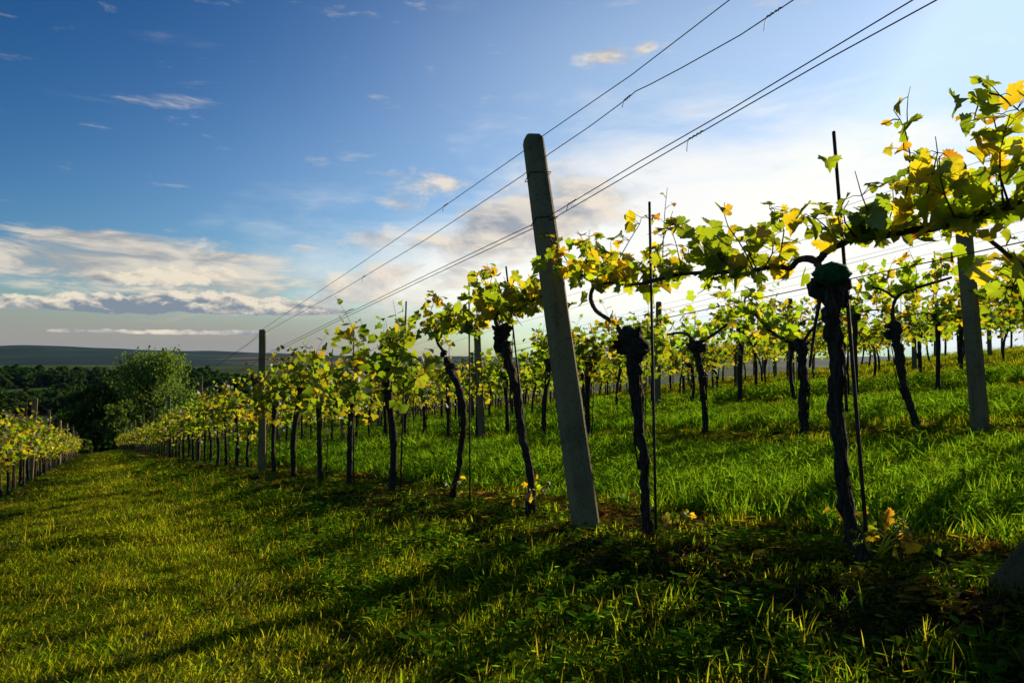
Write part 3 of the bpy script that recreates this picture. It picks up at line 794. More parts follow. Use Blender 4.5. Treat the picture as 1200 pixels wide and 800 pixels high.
# ------------------------------------------------------------------ wires
def wire_path(v, zoff, Zs, lat=0.0, sag=0.02, span0=None):
    pts = []
    for Z in Zs:
        X, Y = row_xy(v, Z); 
        u_, v_ = uv(X, Y)
        base = float(np.interp(v, _gv, _gz)) - SLOPE * u_
        f = ((Z - POST_Z[v]) / DZ) % 1.0
        pts.append((X + VX * lat, Y + VY * lat, base + zoff - sag * 4 * f * (1 - f)))
    return np.array(pts)
def wire(label, pts, r, group, ties=0, seed=0):
    org = tuple(pts[0])
    root = empty('trellis_wire', org)
    b = MB(); b.tube(pts, r, 6); link('strand', b.mesh('wire_strand'), M['wire'], root, org)
    rr = np.random.default_rng(seed)
    for k in range(ties):
        i = rr.integers(0, len(pts) - 1); f = rr.uniform(); p = pts[i] * (1 - f) + pts[i + 1] * f
        if p[1] > 14: continue
        d = pts[i + 1] - pts[i]; d /= np.linalg.norm(d)
        tb = MB(); a = np.linspace(0, 7 * math.pi, 22); Lt = rr.uniform(.02, .05)
        nx = np.cross(d, (0, 0, 1)); nx /= np.linalg.norm(nx); nz = np.cross(nx, d)
        coil = p + np.outer(np.linspace(-Lt, Lt, 22), d) + .005 * (np.outer(np.cos(a), nx) + np.outer(np.sin(a), nz))
        tail = [coil[-1], coil[-1] + d * .012 - nz * .02, coil[-1] + d * .02 - nz * rr.uniform(.025, .05)]
        tb.tube(np.vstack([coil, tail]), 0.0018, 4)
        link('wire_tie', tb.mesh('wire_tie'), M['wire'], root, org)
    tag(root, label, 'wire', group); return root

Zf = np.concatenate([np.linspace(1.12, 12.4, 30), np.linspace(12.9, 91, 70)])
g1 = 'trellis wires of the front row'
def photo_wire(xs_ys, zoff, lat):
    """follow the photo's line near the camera, then the row"""
    near = [rowpt(x, y, V1) for x, y in xs_ys]
    p = wire_path(V1, zoff, [z for z in Zf if z > 13.2], lat, 0.01)
    return np.vstack([near, p])
wire('uppermost straight trellis wire running behind the top of the leaning post', photo_wire([(2000, -815), (1500, -450), (1100, -168), (855, 0), (740, 88), (635, 160), (611, 179), (500, 256), (400, 324), (310, 384)], 2.17, 0.05), .0024, g1, 9, 1)
wire('kinked upper trellis wire fixed to the right side of the leaning post top', photo_wire([(2000, -690), (1500, -368), (1100, -107), (930, 0), (868, 41), (800, 79), (762, 99), (745, 107), (732, 118), (690, 149), (644, 180), (612, 206), (500, 280), (400, 340), (313, 388)], 2.12, -0.05), .0024, g1, 12, 2)
wire('upper strand of the paired lower trellis wires across the leaning post', photo_wire([(2000, -495), (1500, -230), (1100, -16), (1070, 0), (960, 66), (860, 126), (750, 189), (654, 247), (624, 263), (500, 322), (400, 371), (311, 415)], 1.77, 0.06), .0024, g1, 9, 3)
wire('lower strand of the paired trellis wires across the leaning post', photo_wire([(2000, -480), (1500, -214), (1098, 0), (975, 67), (870, 127), (755, 194), (652, 254), (624, 268), (500, 326), (400, 374), (311, 418)], 1.74, -0.06), .0024, g1, 12, 4)
wire('low trellis wire carrying the canes of the front row', wire_path(V1, 1.0, Zf, 0, .03), .0018, g1, 0, 5)
for v in (V2, V3, V4, V5, VL):
    zs = np.linspace(4.5 if v != VL else 11.5, 90 if v != VL else 69, 90)
    for h, nm, lt in ((2.08, 'top', .05), (1.86, 'second highest', -.05), (1.55, 'third highest', .05), (0.98, 'lowest', 0)):
        wire('%s thin trellis wire strung along the %s' % (nm, ROWN[v]), wire_path(v, h, zs, lt, .03), .0017, 'trellis wires of the %s' % ROWN[v])

# ------------------------------------------------------------------ stakes beside the vines
def stake(p0, p1, r, label, group):
    o = MB(); o.tube([p0, p0 * .5 + p1 * .5, p1], r, 6)
    ob = link('metal_stake', o.mesh('metal_stake'), M['stake'], None, tuple(p0))
    return tag(ob, label, 'stake', group)
gs = 'stakes of the front row'
def fs(x0, y0, x1, y1, v, r, label): 
    p0 = rowpt(x0, y0, v, .03); p0[2] = gz(p0[0], p0[1]) - .05
    stake(p0, rowpt(x1, y1, v, .03), r, label, gs)
fs(1012, 660, 970, 153, V1, .0065, 'thick dark stake slanting up past the green-headed vine into the blue sky')
fs(763, 640, 755, 236, V1, .0065, 'upright dark stake beside the thick black vine right of the leaning post')
fs(622, 590, 588, 312, V1, .0060, 'slanting stake behind the vine first left of the leaning post')
fs(546, 575, 545, 326, V1, .0060, 'thin stake standing clear of the slim crooked vine')
fs(465, 560, 472, 353, V1, .0075, 'tall stake sticking up above the third vine left of the leaning post')
fs(411, 552, 411, 380, V1, .0075, 'short stake top showing above the fourth vine left of the leaning post')
nsk = {}
for root, v, seg, k, ok, Y in VINES:
    if not ok or (v == V1 and Y < 8.6) or Y > 40 or rng.uniform() > (.75 if v == V1 else .5): continue
    X0, Y0, Z0 = root.location
    a = rng.uniform(-.08, .08); h = rng.uniform(1.35, 2.0)
    if v == V1 and Y < 13: h = 1.5
    nsk[(v, seg)] = nsk.get((v, seg), 0) + 1
    rn = ROWN[v]
    wh = between(v, seg - FIRSTP[v])
    stake(np.array((X0 + .05, Y0 + .05, Z0 - .05)), np.array((X0 + .05 + a, Y0 + .05 + rng.uniform(-.08, .08), Z0 + h)), .006,
          'thin rusty stake in the %s %s' % (rn, wh), 'stakes in the %s %s' % (rn, wh))

# ------------------------------------------------------------------ grass
def blades(b, n, spread, hmin, hmax, wid, cols, bend=0.5, seg=3):
    for k in range(n):
        a = rng.uniform(0, 6.28); rr = spread * math.sqrt(rng.uniform())
        p = np.array((rr * math.cos(a), rr * math.sin(a), -0.015)); h = rng.uniform(hmin, hmax)
        d = rng.uniform(0, 6.28); dr = np.array((math.cos(d), math.sin(d), 0)); sd = np.array((-dr[1], dr[0], 0))
        bd = bend * rng.uniform(.2, 1.2)
        t = np.linspace(0, 1, seg + 1)
        cen = p + np.outer(h * bd * t ** 2, dr) + np.outer(h * t * (1 - .25 * bd * t), (0, 0, 1))
        w = wid * rng.uniform(.7, 1.2) * np.array([.8, 1, .75, 0][:seg + 1]) if seg == 3 else wid * np.array([1, .8, 0])
        Vv = np.concatenate([cen - w[:, None] * sd / 2, (cen + w[:, None] * sd / 2)[:-1]])
        m = seg + 1
        Fq = [[i, m + i, m + i + 1, i + 1] for i in range(seg - 1)]
        c = np.asarray(cols[rng.integers(len(cols))]) * rng.uniform(.8, 1.2)
        b.add(Vv, Fq, c); b.f.append(np.array([[seg - 1, m + seg - 1, seg]]) + (b.n - len(Vv)))
def weed(b, n, spread, size, cols, hgt=.06):
    for k in range(n):
        a = rng.uniform(0, 6.28); rr = spread * math.sqrt(rng.uniform())
        p = np.array((rr * math.cos(a), rr * math.sin(a), rng.uniform(.01, hgt)))
        s = size * rng.uniform(.6, 1.3); d = rng.uniform(0, 6.28); dr = np.array((math.cos(d), math.sin(d), rng.uniform(-.2, .5))); sd = np.array((-dr[1], dr[0], rng.uniform(-.2, .2)))
        s *= .72; up = np.array((0, 0, s * .12))
        Vv = np.array([p, p + dr * s * .3 + sd * s * .26 + up, p + dr * s * .7 + sd * s * .27 + up, p + dr * s, p + dr * s * .7 - sd * s * .27 + up, p + dr * s * .3 - sd * s * .26 + up])
        b.add(Vv, [[0, 1, 2, 3], [0, 3, 4, 5]], np.asarray(cols[rng.integers(len(cols))]) * rng.uniform(.8, 1.2))
G1 = [(.055, .110, .005), (.068, .125, .006), (.042, .088, .004)]
G2 = [(.125, .150, .009), (.150, .158, .011), (.110, .148, .009)]
G3 = [(.16, .130, .022), (.18, .145, .035), (.13, .13, .014)]
G4 = [(.12, .055, .02), (.16, .085, .03), (.09, .05, .02)]
GL = [(.062, .145, .010), (.088, .160, .014), (.072, .135, .010)]
tufts = []
def T(fn):
    b = MB(); fn(b); tufts.append(b.mesh('tuft', smooth=False))
T(lambda b: blades(b, 26, .06, .04, .12, .0042, G1))
T(lambda b: blades(b, 26, .06, .05, .13, .0042, G1 + G2))
T(lambda b: blades(b, 24, .06, .05, .14, .0040, G2))
T(lambda b: (blades(b, 20, .06, .05, .13, .0036, G2 + G3[2:]), blades(b, 2, .05, .10, .16, .003, G3)))
T(lambda b: (blades(b, 8, .06, .03, .08, .004, G3 + G2), blades(b, 10, .05, .06, .16, .003, G3)))
T(lambda b: (weed(b, 34, .07, .028, G1 + G2), blades(b, 6, .06, .04, .09, .004, G1)))
T(lambda b: (weed(b, 22, .06, .040, GL, .09), blades(b, 8, .06, .05, .12, .004, G1)))
T(lambda b: blades(b, 26, .08, .12, .30, .0060, GL, .55))
T(lambda b: (blades(b, 20, .08, .10, .26, .0060, GL + G2, .6), weed(b, 10, .08, .05, GL, .22)))
T(lambda b: (weed(b, 12, .08, .028, G4, .03), blades(b, 12, .07, .03, .10, .0035, G4 + G3, .9)))
T(lambda b: (weed(b, 14, .08, .030, G4 + G3, .04), blades(b, 5, .07, .03, .09, .004, G2)))
T(lambda b: (blades(b, 3, .03, .22, .42, .0030, G3, .25), weed(b, 7, .05, .02, G3 + G2, .35)))
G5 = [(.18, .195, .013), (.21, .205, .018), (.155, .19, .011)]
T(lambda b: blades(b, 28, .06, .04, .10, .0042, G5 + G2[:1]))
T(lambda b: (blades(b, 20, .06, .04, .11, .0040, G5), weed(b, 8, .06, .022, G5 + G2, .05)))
G6 = [(.13, .065, .018), (.19, .12, .03), (.08, .045, .016), (.22, .17, .03)]
T(lambda b: (weed(b, 9, .10, .075, G6, .02), weed(b, 10, .09, .03, G4, .03), blades(b, 3, .07, .03, .09, .004, G1)))
def twigs(b):
    b.defcol = (.055, .035, .018)
    for k in range(5):
        a = rng.uniform(0, 6.28); L = rng.uniform(.04, .11); p = np.array((*rng.uniform(-.07, .07, 2), .008)); d = np.array((math.cos(a), math.sin(a), rng.uniform(-.05, .2)))
        b.tube([p, p + d * L * .5 + rng.normal(0, .006, 3), p + d * L], [.003, .0025, .0015], 4)
    for k in range(9):
        p = np.array((*rng.uniform(-.08, .08, 2), .0)); r = rng.uniform(.006, .02)
        b.tube([p - (r, 0, -.3 * r), p + (0, 0, r * .5), p + (r, 0, 0)], [r * .5, r, r * .5], 6, .3, col=(.04, .027, .013))
    weed(b, 5, .08, .04, G6, .02)
T(twigs)
GC = hidden_coll('grass_tuft', tufts, M['grass'])

def vnoise(x, y, s, seed):
    r = np.random.default_rng(seed); ph = r.uniform(0, 6.28, (6, 2)); dr = r.uniform(0, 6.28, 6); out = 0
    for i in range(6):
        k = s * (0.6 + .35 * i); out = out + np.sin(k * (x * math.cos(dr[i]) + y * math.sin(dr[i])) + ph[i, 0] + 1.3 * np.sin(k * .6 * (y * math.cos(dr[i]) - x * math.sin(dr[i])) + ph[i, 1]))
    return out / 3.0

def grass_band(name, dmin, dmax, dens, hs, ws, label, amax=0.632 + .30):
    """dens per square metre over the ground wedge in front of the eye (plus a margin)"""
    Ymax = dmax; A = 0
    n = int(dens * (dmax ** 2 - dmin ** 2) * math.atan(amax))
    d = np.sqrt(rng.uniform(dmin ** 2, dmax ** 2, n)); t = rng.uniform(-math.atan(amax), math.atan(amax), n)
    X, Y = d * np.sin(t), d * np.cos(t)
    u, v = uv(X, Y)
    k = (v < 31) & (v > -12)
    X, Y, u, v, d = X[k], Y[k], u[k], v[k], d[k]; n = len(X)
    pn = vnoise(X, Y, 1.6, 3); pn2 = vnoise(X, Y, .55, 5); pn3 = vnoise(X, Y, 4.5, 9)
    r = rng.uniform(0, 1, n) + .22 * pn + .12 * pn3
    idx = np.select([r < .18, r < .42, r < .64, r < .84, r < .96], [5, 1, 2, 3, 4], 0)
    hsc = np.ones(n)
    alley = ((v > 2.9) & (v < 5.2)) | ((v > 6.8) & (v < 9.1)) | ((v > 10.6) & (v < 12.9))
    rr = rng.uniform(0, 1, n)
    idx = np.where(alley, np.select([rr < .42, rr < .75, rr < .85, rr < .93], [7, 8, 6, 2], 1), idx)
    hsc = np.where(alley, np.clip(.80 + .35 * pn2, .45, 1.2), hsc)
    rowd = np.min(np.abs(v[:, None] - np.array([V1, V2, V3, V4, V5, V6, V7, V8, VL])[None]), axis=1)
    under = rowd < .55 + .12 * pn3
    rr = rng.uniform(0, 1, n)
    idx = np.where(under, np.select([rr < .20, rr < .36, rr < .46, rr < .54, rr < .74, rr < .90], [9, 10, 14, 15, 5, 6], 1), idx)
    edge = (v > 2.45) & (v < 3.25) & (rng.uniform(0, 1, n) < .55)
    idx = np.where(edge, np.select([rr < .3, rr < .6], [9, 14], 10), idx)
    bank = (v > 0.9) & (v < 1.75)
    idx = np.where(bank & (rng.uniform(0, 1, n) < .55), np.where(rng.uniform(0, 1, n) < .5, 5, 6), idx)
    keep = ~(under & (rng.uniform(0, 1, n) < .06))
    hsc = np.where(under, .62, hsc)
    stalk = rng.uniform(0, 1, n) < .0025
    lane = (v < .9) & (v > -1.2)
    hsc = np.where(lane, .62 + .18 * pn2, hsc)
    dry = (v < 1.35) & (v > -1.3) & (rng.uniform(0, 1, n) < .42 + .40 * pn2 + .25 * pn)  # paler tuft colours carry the lane's sunlight, not dry grass
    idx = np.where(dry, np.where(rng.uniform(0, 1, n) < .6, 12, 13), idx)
    idx = np.where(stalk & ~under, 11, idx)
    X, Y, idx, hsc = X[keep], Y[keep], idx[keep], hsc[keep]; n = len(X)
    pos = np.stack([X, Y, height(X, Y)], -1)
    rot = np.stack([rng.normal(0, .08, n), rng.normal(0, .08, n), rng.uniform(0, 6.28, n)], -1)
    s = rng.uniform(.75, 1.3, n)
    scl = np.stack([s * ws, s * ws, s * hs * hsc], -1)
    o = scatter(name, GC, pos, rot, scl, idx)
    tag(o, label, 'grass', None, 'stuff'); return n
ng = 0
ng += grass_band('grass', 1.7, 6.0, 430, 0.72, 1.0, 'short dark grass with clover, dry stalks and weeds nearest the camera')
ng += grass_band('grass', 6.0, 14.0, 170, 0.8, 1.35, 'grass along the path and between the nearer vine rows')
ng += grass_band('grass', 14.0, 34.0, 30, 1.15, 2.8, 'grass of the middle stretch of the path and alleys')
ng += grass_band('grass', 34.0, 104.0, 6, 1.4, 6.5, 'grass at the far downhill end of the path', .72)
print('grass instances', ng)

# ------------------------------------------------------------------ trees
def tree_meshes(seed, H, W, nleaf, lsz, cols, willow=False, clumps=26):
    global rng
    keep = rng; rng = np.random.default_rng(seed)
    tb = MB(); lb = MB()
    tb.tube(spline([(0, 0, -.4), (.1, 0, H * .25), (-.1, .1, H * .5), (.1, 0, H * .8)], 12), np.linspace(W * .05, W * .012, 12), 8, .08)
    cl = []
    for k in range(clumps):
        f = rng.uniform(.12, 1.0); a = rng.uniform(0, 6.28)
        rad = W * .5 * (math.sin(math.pi * min(1, (f * .86 + .08))) ** .6) * rng.uniform(.25, 1.0)
        c = np.array((rad * math.cos(a), rad * math.sin(a), H * (.06 + .88 * f))); cl.append((c, W * rng.uniform(.10, .19)))
        s = np.array((0, 0, H * (.10 + .55 * f)))
        tb.tube(spline([s, s * .5 + c * .5 + (0, 0, -.2), c], 6), np.linspace(W * .012, W * .004, 6), 5)
    per = nleaf // clumps
    for c, r in cl:
        n = int(per * rng.uniform(.6, 1.4))
        d = rng.standard_normal((n, 3)); d /= np.linalg.norm(d, axis=1)[:, None]
        p = c + d * (r * rng.uniform(.2, 1.15, n) ** .6)[:, None] * np.array((1, 1, 1.15 if willow else .8))
        if willow: p[:, 2] -= np.abs(rng.normal(0, .35, n))
        t = rng.standard_normal((n, 3)) * (.5 if willow else 1.0) + (0, 0, -1.0 if willow else 0.1); t /= np.linalg.norm(t, axis=1)[:, None]
        s = np.cross(t, rng.standard_normal((n, 3))); s /= np.linalg.norm(s, axis=1)[:, None]
        sz = lsz * rng.uniform(.6, 1.4, n)[:, None]
        wd = .28 if willow else .42
        V = np.stack([p - t * sz * .5, p + s * sz * wd, p + t * sz * .5, p - s * sz * wd], 1).reshape(-1, 3)
        Fq = np.arange(n * 4).reshape(-1, 4)
        cc = np.asarray(cols)[rng.integers(len(cols), size=n)] * rng.uniform(.75, 1.25, n)[:, None]
        lb.add(V, Fq, np.repeat(cc, 4, 0))
    rng = keep
    return tb.mesh('tree_trunk'), lb.mesh('tree_crown', smooth=False)
def tree(name, x, ybase, Z, seed, H, W, nleaf, lsz, cols, label, willow=False, clumps=26, sink=0):
    X = P(x, 422, Z)[0]; g = gz(X, Z) - sink
    root = empty(name, (X, Z, g))
    t, c = tree_meshes(seed, H, W, nleaf, lsz, cols, willow, clumps)
    link('trunk', t, M['bark'], root); link('crown', c, M['tree'], root)
    tag(root, label, 'shrub' if name == 'shrub' else 'tree', 'trees below the vine rows')
    return root
WIL = [(.11, .16, .03), (.09, .145, .024), (.13, .17, .04)]
DRK = [(.028, .066, .010), (.038, .078, .012), (.022, .054, .009)]
def tree_to(name, x, ytop, Z, seed, W, nleaf, lsz, cols, label, **k):
    X = P(x, 422, Z)[0]; H = P(x, ytop, Z)[2] - gz(X, Z)
    return tree(name, x, 0, Z, seed, H, W, nleaf, lsz, cols, label, **k)
tree_to('willow_tree', 178, 413, 118, 31, 13.5, 13000, .42, WIL, 'tall airy pale green willow beyond the end of the front row', willow=True, clumps=85)
tree_to('broadleaf_tree', 112, 452, 112, 32, 8.0, 5000, .42, DRK + WIL, 'dark rounded tree closing the grass path, left of the pale willow', clumps=40)
tree_to('broadleaf_tree', 140, 470, 106, 33, 5.5, 3500, .36, WIL + DRK[:1], 'low dark tree at the foot of the pale willow on its left', clumps=30)
tree_to('broadleaf_tree', 88, 478, 118, 34, 7.0, 3500, .40, DRK, 'dark bushy tree just beyond the end of the left vine row', clumps=30)
tree_to('broadleaf_tree', 212, 462, 132, 35, 7.0, 3500, .42, DRK + WIL[:1], 'dark green tree partly behind the right side of the pale willow', clumps=30)
tree_to('shrub', 100, 512, 100, 36, 2.6, 1400, .22, WIL + DRK, 'low green bush at the far end of the left vine row', clumps=16)

# wooded hillside across the valley: one mass
fm = []
for i in range(5):
    t, c = tree_meshes(200 + i, 9.5, 8.5, 700, 1.25, [DRK, DRK + [(.035, .06, .016)], DRK, [(.03, .055, .014), (.045, .07, .02)], DRK][i], False, 18)
    c.materials.append(M['tree']); fm.append(c)
FC = hidden_coll('forest_tree', fm, None)
pts = []
rf = np.random.default_rng(5)
for k in range(9000):
    az = rf.uniform(-40, -6); d = math.sqrt(rf.uniform(185 ** 2, 760 ** 2))
    X, Y = d * math.sin(R(az)), d * math.cos(R(az))
    dn = float(vnoise(np.array([X]), np.array([Y]), .021, 4)[0]) + .5 * math.sin(d / 26.0)
    if dn < -.38 and d > 270: continue
    if rf.uniform() > .62: continue
    pts.append((X, Y, gz(X, Y) - .5, rf.uniform(.55, 1.15), d))
for k in range(1300):     # hedge lines farther off
    az = rf.uniform(-40, -10); ln = rf.choice([1250, 1600, 2000, 2600]); d = ln + rf.normal() * 14 + 40 * math.sin(az * .9)
    if math.sin(az * 1.7 + ln) < -.2: continue
    X, Y = d * math.sin(R(az)), d * math.cos(R(az)); pts.append((X, Y, gz(X, Y) - 1.5, rf.uniform(.5, .8), d))
A = np.array(pts); n = len(A)
o = scatter('woodland', FC, A[:, :3], np.stack([0 * A[:, 0], 0 * A[:, 0], rf.uniform(0, 6.28, n)], -1), A[:, 3:4] * np.stack([np.ones(n), np.ones(n), rf.uniform(.75, 1.1, n)], -1), rf.integers(0, 5, n))
tag(o, 'dark wooded hillside and hedges across the valley', 'woodland', None, 'stuff')

# ------------------------------------------------------------------ haze
def haze(density):
    b = MB(); e = 11900; z0, z1 = float(GV[:, 2].min()) - 1.0, float(GV[:, 2].max()) + 8.0
    e = float(np.abs(GV[:, :2]).max()) + 5
    v = [(-e, -e, z0), (e, -e, z0), (e, e, z0), (-e, e, z0), (-e, -e, z1), (e, -e, z1), (e, e, z1), (-e, e, z1)]
    b.add(v, [[0, 3, 2, 1], [4, 5, 6, 7], [0, 1, 5, 4], [1, 2, 6, 5], [2, 3, 7, 6], [3, 0, 4, 7]])
    m, nt, out = new_mat('haze_air')
    pv = nt.node('ShaderNodeVolumePrincipled', {'Color': (.30, .58, .95, 1), 'Density': density, 'Anisotropy': 0.1})
    nt.L.new(pv.outputs[0], out.inputs['Volume'])
    o = link('haze', b.mesh('haze', smooth=False), m); tag(o, 'thin bluish haze over the valley and far hills', 'haze', None, 'stuff')
    return o
HAZE = 1.1e-5
if HAZE: haze(HAZE)

# ------------------------------------------------------------------ light and sky
SUN_AZ, SUN_EL = 43.0, 18.2
sd = bpy.data.lights.new('sun', 'SUN'); sd.energy = 5.0; sd.angle = R(0.53); sd.color = (1.0, 0.88, 0.68)
so = bpy.data.objects.new('sun', sd); COL.objects.link(so)
dirv = Vector((math.sin(R(SUN_AZ)) * math.cos(R(SUN_EL)), math.cos(R(SUN_AZ)) * math.cos(R(SUN_EL)), math.sin(R(SUN_EL))))
so.rotation_euler = dirv.to_track_quat('Z', 'Y').to_euler()

W = bpy.data.worlds.new('World'); S.world = W; W.use_nodes = True
W.node_tree.nodes.clear(); nt = NT(W.node_tree)
sky = nt.node('ShaderNodeTexSky', sky_type='NISHITA', sun_disc=False, sun_elevation=R(SUN_EL), sun_rotation=R(SUN_AZ), altitude=250, air_density=1.0, dust_density=0.7, ozone_density=3.0).outputs[0]
dirn = nt.node('ShaderNodeTexCoord').outputs['Generated']
sp = nt.node('ShaderNodeSeparateXYZ', {0: dirn})
AZ = nt.m('MULTIPLY', nt.m('ARCTAN2', sp.outputs[0], sp.outputs[1]), 57.29578)
EL = nt.m('MULTIPLY', nt.m('ARCSINE', sp.outputs[2]), 57.29578)
def azel(x, y): 
    a = math.degrees(math.atan((x - 600) / F)); e = math.degrees(math.atan2((HORIZ - y) , math.hypot(F, x - 600))); return a, e
def cvec(a, e, sa, se, ox=0., oy=0., oz=0.):
    return nt.node('ShaderNodeCombineXYZ', {0: nt.m('MULTIPLY_ADD', a, sa, ox), 1: nt.m('MULTIPLY_ADD', e, se, oy), 2: oz}).outputs[0]
def blob(x, y, w, h, amp, rot=0.0):
    a, e = azel(x, y); a2, _ = azel(x + w, y); _, e2 = azel(x, y - h)
    sa, se = abs(a2 - a), abs(e2 - e)
    da = nt.m('SUBTRACT', AZ, a); de = nt.m('SUBTRACT', EL, e)
    if rot: de = nt.m('ADD', de, nt.m('MULTIPLY', da, rot))
    q = nt.m('ADD', nt.m('POWER', nt.m('DIVIDE', da, sa), 2.0), nt.m('POWER', nt.m('DIVIDE', de, se), 2.0))
    return nt.m('MULTIPLY', nt.m('EXPONENT', nt.m('MULTIPLY', q, -1.0)), amp)
def cblob(x, y, w, h, amp):
    """heap with a flat base: falls off quickly below its middle"""
    a, e = azel(x, y); a2, _ = azel(x + w, y); _, e2 = azel(x, y - h)
    sa, se = abs(a2 - a), abs(e2 - e)
    da = nt.m('SUBTRACT', AZ, a); de = nt.m('SUBTRACT', EL, e)
    up = nt.m('DIVIDE', nt.m('MAXIMUM', de, 0.0), se); dn = nt.m('DIVIDE', nt.m('MINIMUM', de, 0.0), se * .45)
    q = nt.m('ADD', nt.m('POWER', nt.m('ABSOLUTE', nt.m('DIVIDE', da, sa)), 3.0), nt.m('ADD', nt.m('MULTIPLY', up, up), nt.m('MULTIPLY', dn, dn)))
    return nt.m('MULTIPLY', nt.m('EXPONENT', nt.m('MULTIPLY', q, -1.0)), amp)
def total(lst):
    s = lst[0]
    for b in lst[1:]: s = nt.m('ADD', s, b)
    return s
def field(dax, dex):
    a = nt.m('ADD', AZ, dax); e = nt.m('ADD', EL, dex)
    n1 = nt.noise(cvec(a, e, .26, .60, 3.1, 1.7, 0.5), 1.0, 9.0, 0.60, 0.35)
    return n1
N0 = field(0, 0); N1 = field(1.1, 0.55)
# heaped cloud bank, low on the left and across the middle
bank = total([blob(400, 352, 130, 26, .55), blob(470, 318, 80, 22, .45), blob(600, 265, 90, 50, .8), blob(690, 225, 90, 36, .6), blob(500, 285, 60, 12, .4),
              blob(455, 208, 40, 20, .44), blob(520, 212, 26, 12, .46), blob(465, 240, 22, 14, .44),
              blob(708, 64, 34, 15, .66), blob(760, 52, 14, 9, .42), blob(122, 230, 26, 7, .24, -.5), blob(35, 30, 26, 10, .20), blob(365, 186, 22, 8, .2), blob(385, 243, 22, 7, .26), blob(424, 276, 34, 13, .52), blob(355, 293, 16, 7, .36), blob(195, 268, 22, 8, .24)])
dens = nt.smooth(nt.m('ADD', bank, nt.m('MULTIPLY_ADD', N0, 1.7, -0.85)), 0.22, 0.72)
# bright broken sheet towards the sun
sheet = total([blob(900, 250, 330, 120, .95), blob(620, 330, 300, 80, .85), blob(1150, 330, 250, 90, .6), blob(760, 190, 200, 35, .35), blob(1500, 300, 300, 160, .6)])
NS = nt.noise(cvec(AZ, EL, .07, .26, 7.7, 2.0, 2.0), 1.0, 7.0, 0.6, 0.4)
dens = nt.m('MULTIPLY', dens, nt.smooth(bank, 0.04, 0.22))
dens2 = nt.smooth(nt.m('ADD', sheet, nt.m('MULTIPLY_ADD', NS, 1.5, -0.75)), 0.15, 1.0)
shade = nt.m('MULTIPLY_ADD', nt.m('SUBTRACT', N0, N1), 3.0, 0.66, clamp=True)
gray = total([blob(590, 258, 60, 18, .55), blob(540, 315, 80, 12, .4), blob(690, 330, 60, 20, .3)])
lit = nt.m('SUBTRACT', shade, gray, clamp=True)
CL = 1.0
cg, cw = (3.6, 3.95, 4.7, 1), (10.5, 9.3, 7.7, 1)
ccol = nt.mix(lit, cg, cw)
# soft creamy layer over the left, heaped clouds with flat bases under it
soft = total([blob(50, 303, 190, 32, .58), blob(210, 312, 130, 28, .46), blob(110, 277, 80, 11, .55), blob(255, 300, 60, 4, .5), blob(300, 345, 130, 24, .45)])
NF = nt.noise(cvec(AZ, EL, .17, .75, 1.3, 4.2, 4.0), 1.0, 9.0, 0.62, 0.4)
densS = nt.smooth(nt.m('ADD', soft, nt.m('MULTIPLY_ADD', NF, 2.0, -1.0)), 0.16, 0.72)
colS = nt.mix(nt.smooth(NF, 0.40, 0.62), (4.9, 4.8, 4.7, 1), (9.6, 8.6, 7.1, 1))
heap = total([cblob(215, 358, 120, 17, 1.0), cblob(140, 362, 60, 12, .8), cblob(300, 364, 60, 12, .8), cblob(35, 357, 80, 11, 1.0), cblob(150, 328, 70, 12, .7), cblob(225, 325, 60, 16, .7), cblob(380, 366, 50, 9, .6),
              cblob(195, 390, 70, 5, .75), cblob(285, 391, 40, 5, .7), cblob(90, 388, 50, 3.5, .6)])
NC = nt.noise(cvec(AZ, EL, .62, 1.35, 5.3, 0.4, 6.0), 1.0, 9.0, 0.62, 0.3)
NC2 = nt.noise(cvec(nt.m('ADD', AZ, .4), nt.m('ADD', EL, .28), .62, 1.35, 5.3, 0.4, 6.0), 1.0, 9.0, 0.62, 0.3)
densC = nt.smooth(nt.m('ADD', heap, nt.m('MULTIPLY_ADD', NC, 1.5, -0.75)), 0.36, 0.58)
litC = nt.m('ADD', nt.smooth(nt.m('ADD', EL, nt.m('MULTIPLY_ADD', NC, 3.6, -1.8)), 3.1, 4.6), total([blob(200, 388, 140, 7, .75), blob(30, 352, 80, 10, .45), blob(320, 358, 60, 14, .4), nt.m('MULTIPLY', blob(165, 360, 55, 14, .75), -1.0), nt.m('MULTIPLY', blob(112, 326, 30, 9, .7), -1.0)]))
litC = nt.m('ADD', litC, nt.m('MULTIPLY', nt.m('SUBTRACT', NC, NC2), 2.2), clamp=True)
colC = nt.mix(litC, (2.7, 3.2, 4.0, 1), (10.4, 9.2, 7.3, 1))
gm = nt.node('ShaderNodeGamma', {'Color': sky, 'Gamma': 1.6}).outputs[0]
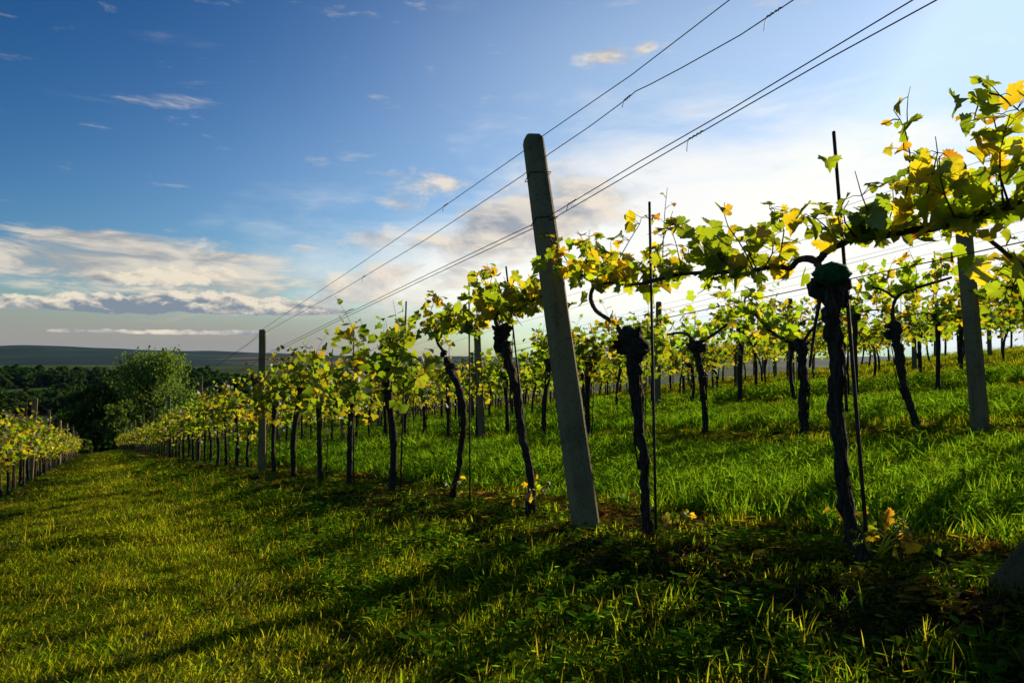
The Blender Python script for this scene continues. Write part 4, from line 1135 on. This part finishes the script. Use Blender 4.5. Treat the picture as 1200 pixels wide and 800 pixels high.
sv = nt.node('ShaderNodeVectorMath', {0: gm, 1: (.46, .46, .455)}, operation='MULTIPLY').outputs[0]
skyc = nt.node('ShaderNodeHueSaturation', {'Color': sv, 'Saturation': 1.12}).outputs[0]
pale = total([blob(760, 90, 330, 190, .34), blob(1000, 60, 300, 160, .22), blob(560, 260, 330, 130, .18)])
skyc = nt.node('ShaderNodeVectorMath', {0: skyc, 1: (7.6, 10.3, 12.4)}, operation='MINIMUM').outputs[0]
skyc = nt.mix(pale, skyc, (8.6, 10.6, 12.2, 1))
c1 = nt.mix(nt.m('MULTIPLY', dens2, 0.75), skyc, (14.0, 13.0, 11.4, 1))
c2 = nt.mix(nt.m('MULTIPLY', dens, 0.88), c1, ccol)
c2 = nt.mix(nt.m('MULTIPLY', densS, 0.85), c2, colS)
veil = nt.m('MULTIPLY', nt.m('MULTIPLY', nt.m('SUBTRACT', 1.0, nt.smooth(EL, 0.8, 5.2)), nt.m('SUBTRACT', 1.0, nt.smooth(AZ, -20.0, 6.0))), 0.96)
c2 = nt.mix(veil, c2, (4.0, 3.75, 3.55, 1))
c2 = nt.mix(nt.m('MULTIPLY', densC, 0.93), c2, colC)
bg = nt.node('ShaderNodeBackground', {'Color': c2, 'Strength': 0.055})
wo = nt.node('ShaderNodeOutputWorld'); nt.L.new(bg.outputs[0], wo.inputs[0])

# ------------------------------------------------------------------ camera and render settings
cd = bpy.data.cameras.new('camera'); cam = bpy.data.objects.new('camera', cd); COL.objects.link(cam)
cd.sensor_width = 36.0; cd.lens = F / 1200.0 * 36.0; cd.clip_start = 0.05; cd.clip_end = 40000
cam.location = (0, 0, 0); cam.rotation_euler = (math.pi / 2 + PITCH, 0, 0)
S.camera = cam
S.view_settings.view_transform = 'Standard'; S.view_settings.look = 'None'; S.view_settings.gamma = 1.0; S.view_settings.exposure = 0.6
S.view_settings.use_curve_mapping = False
S.cycles.use_denoising = True
S.cycles.max_bounces = 6; S.cycles.diffuse_bounces = 3; S.cycles.transmission_bounces = 4; S.cycles.volume_bounces = 0
S.cycles.sample_clamp_indirect = 6.0
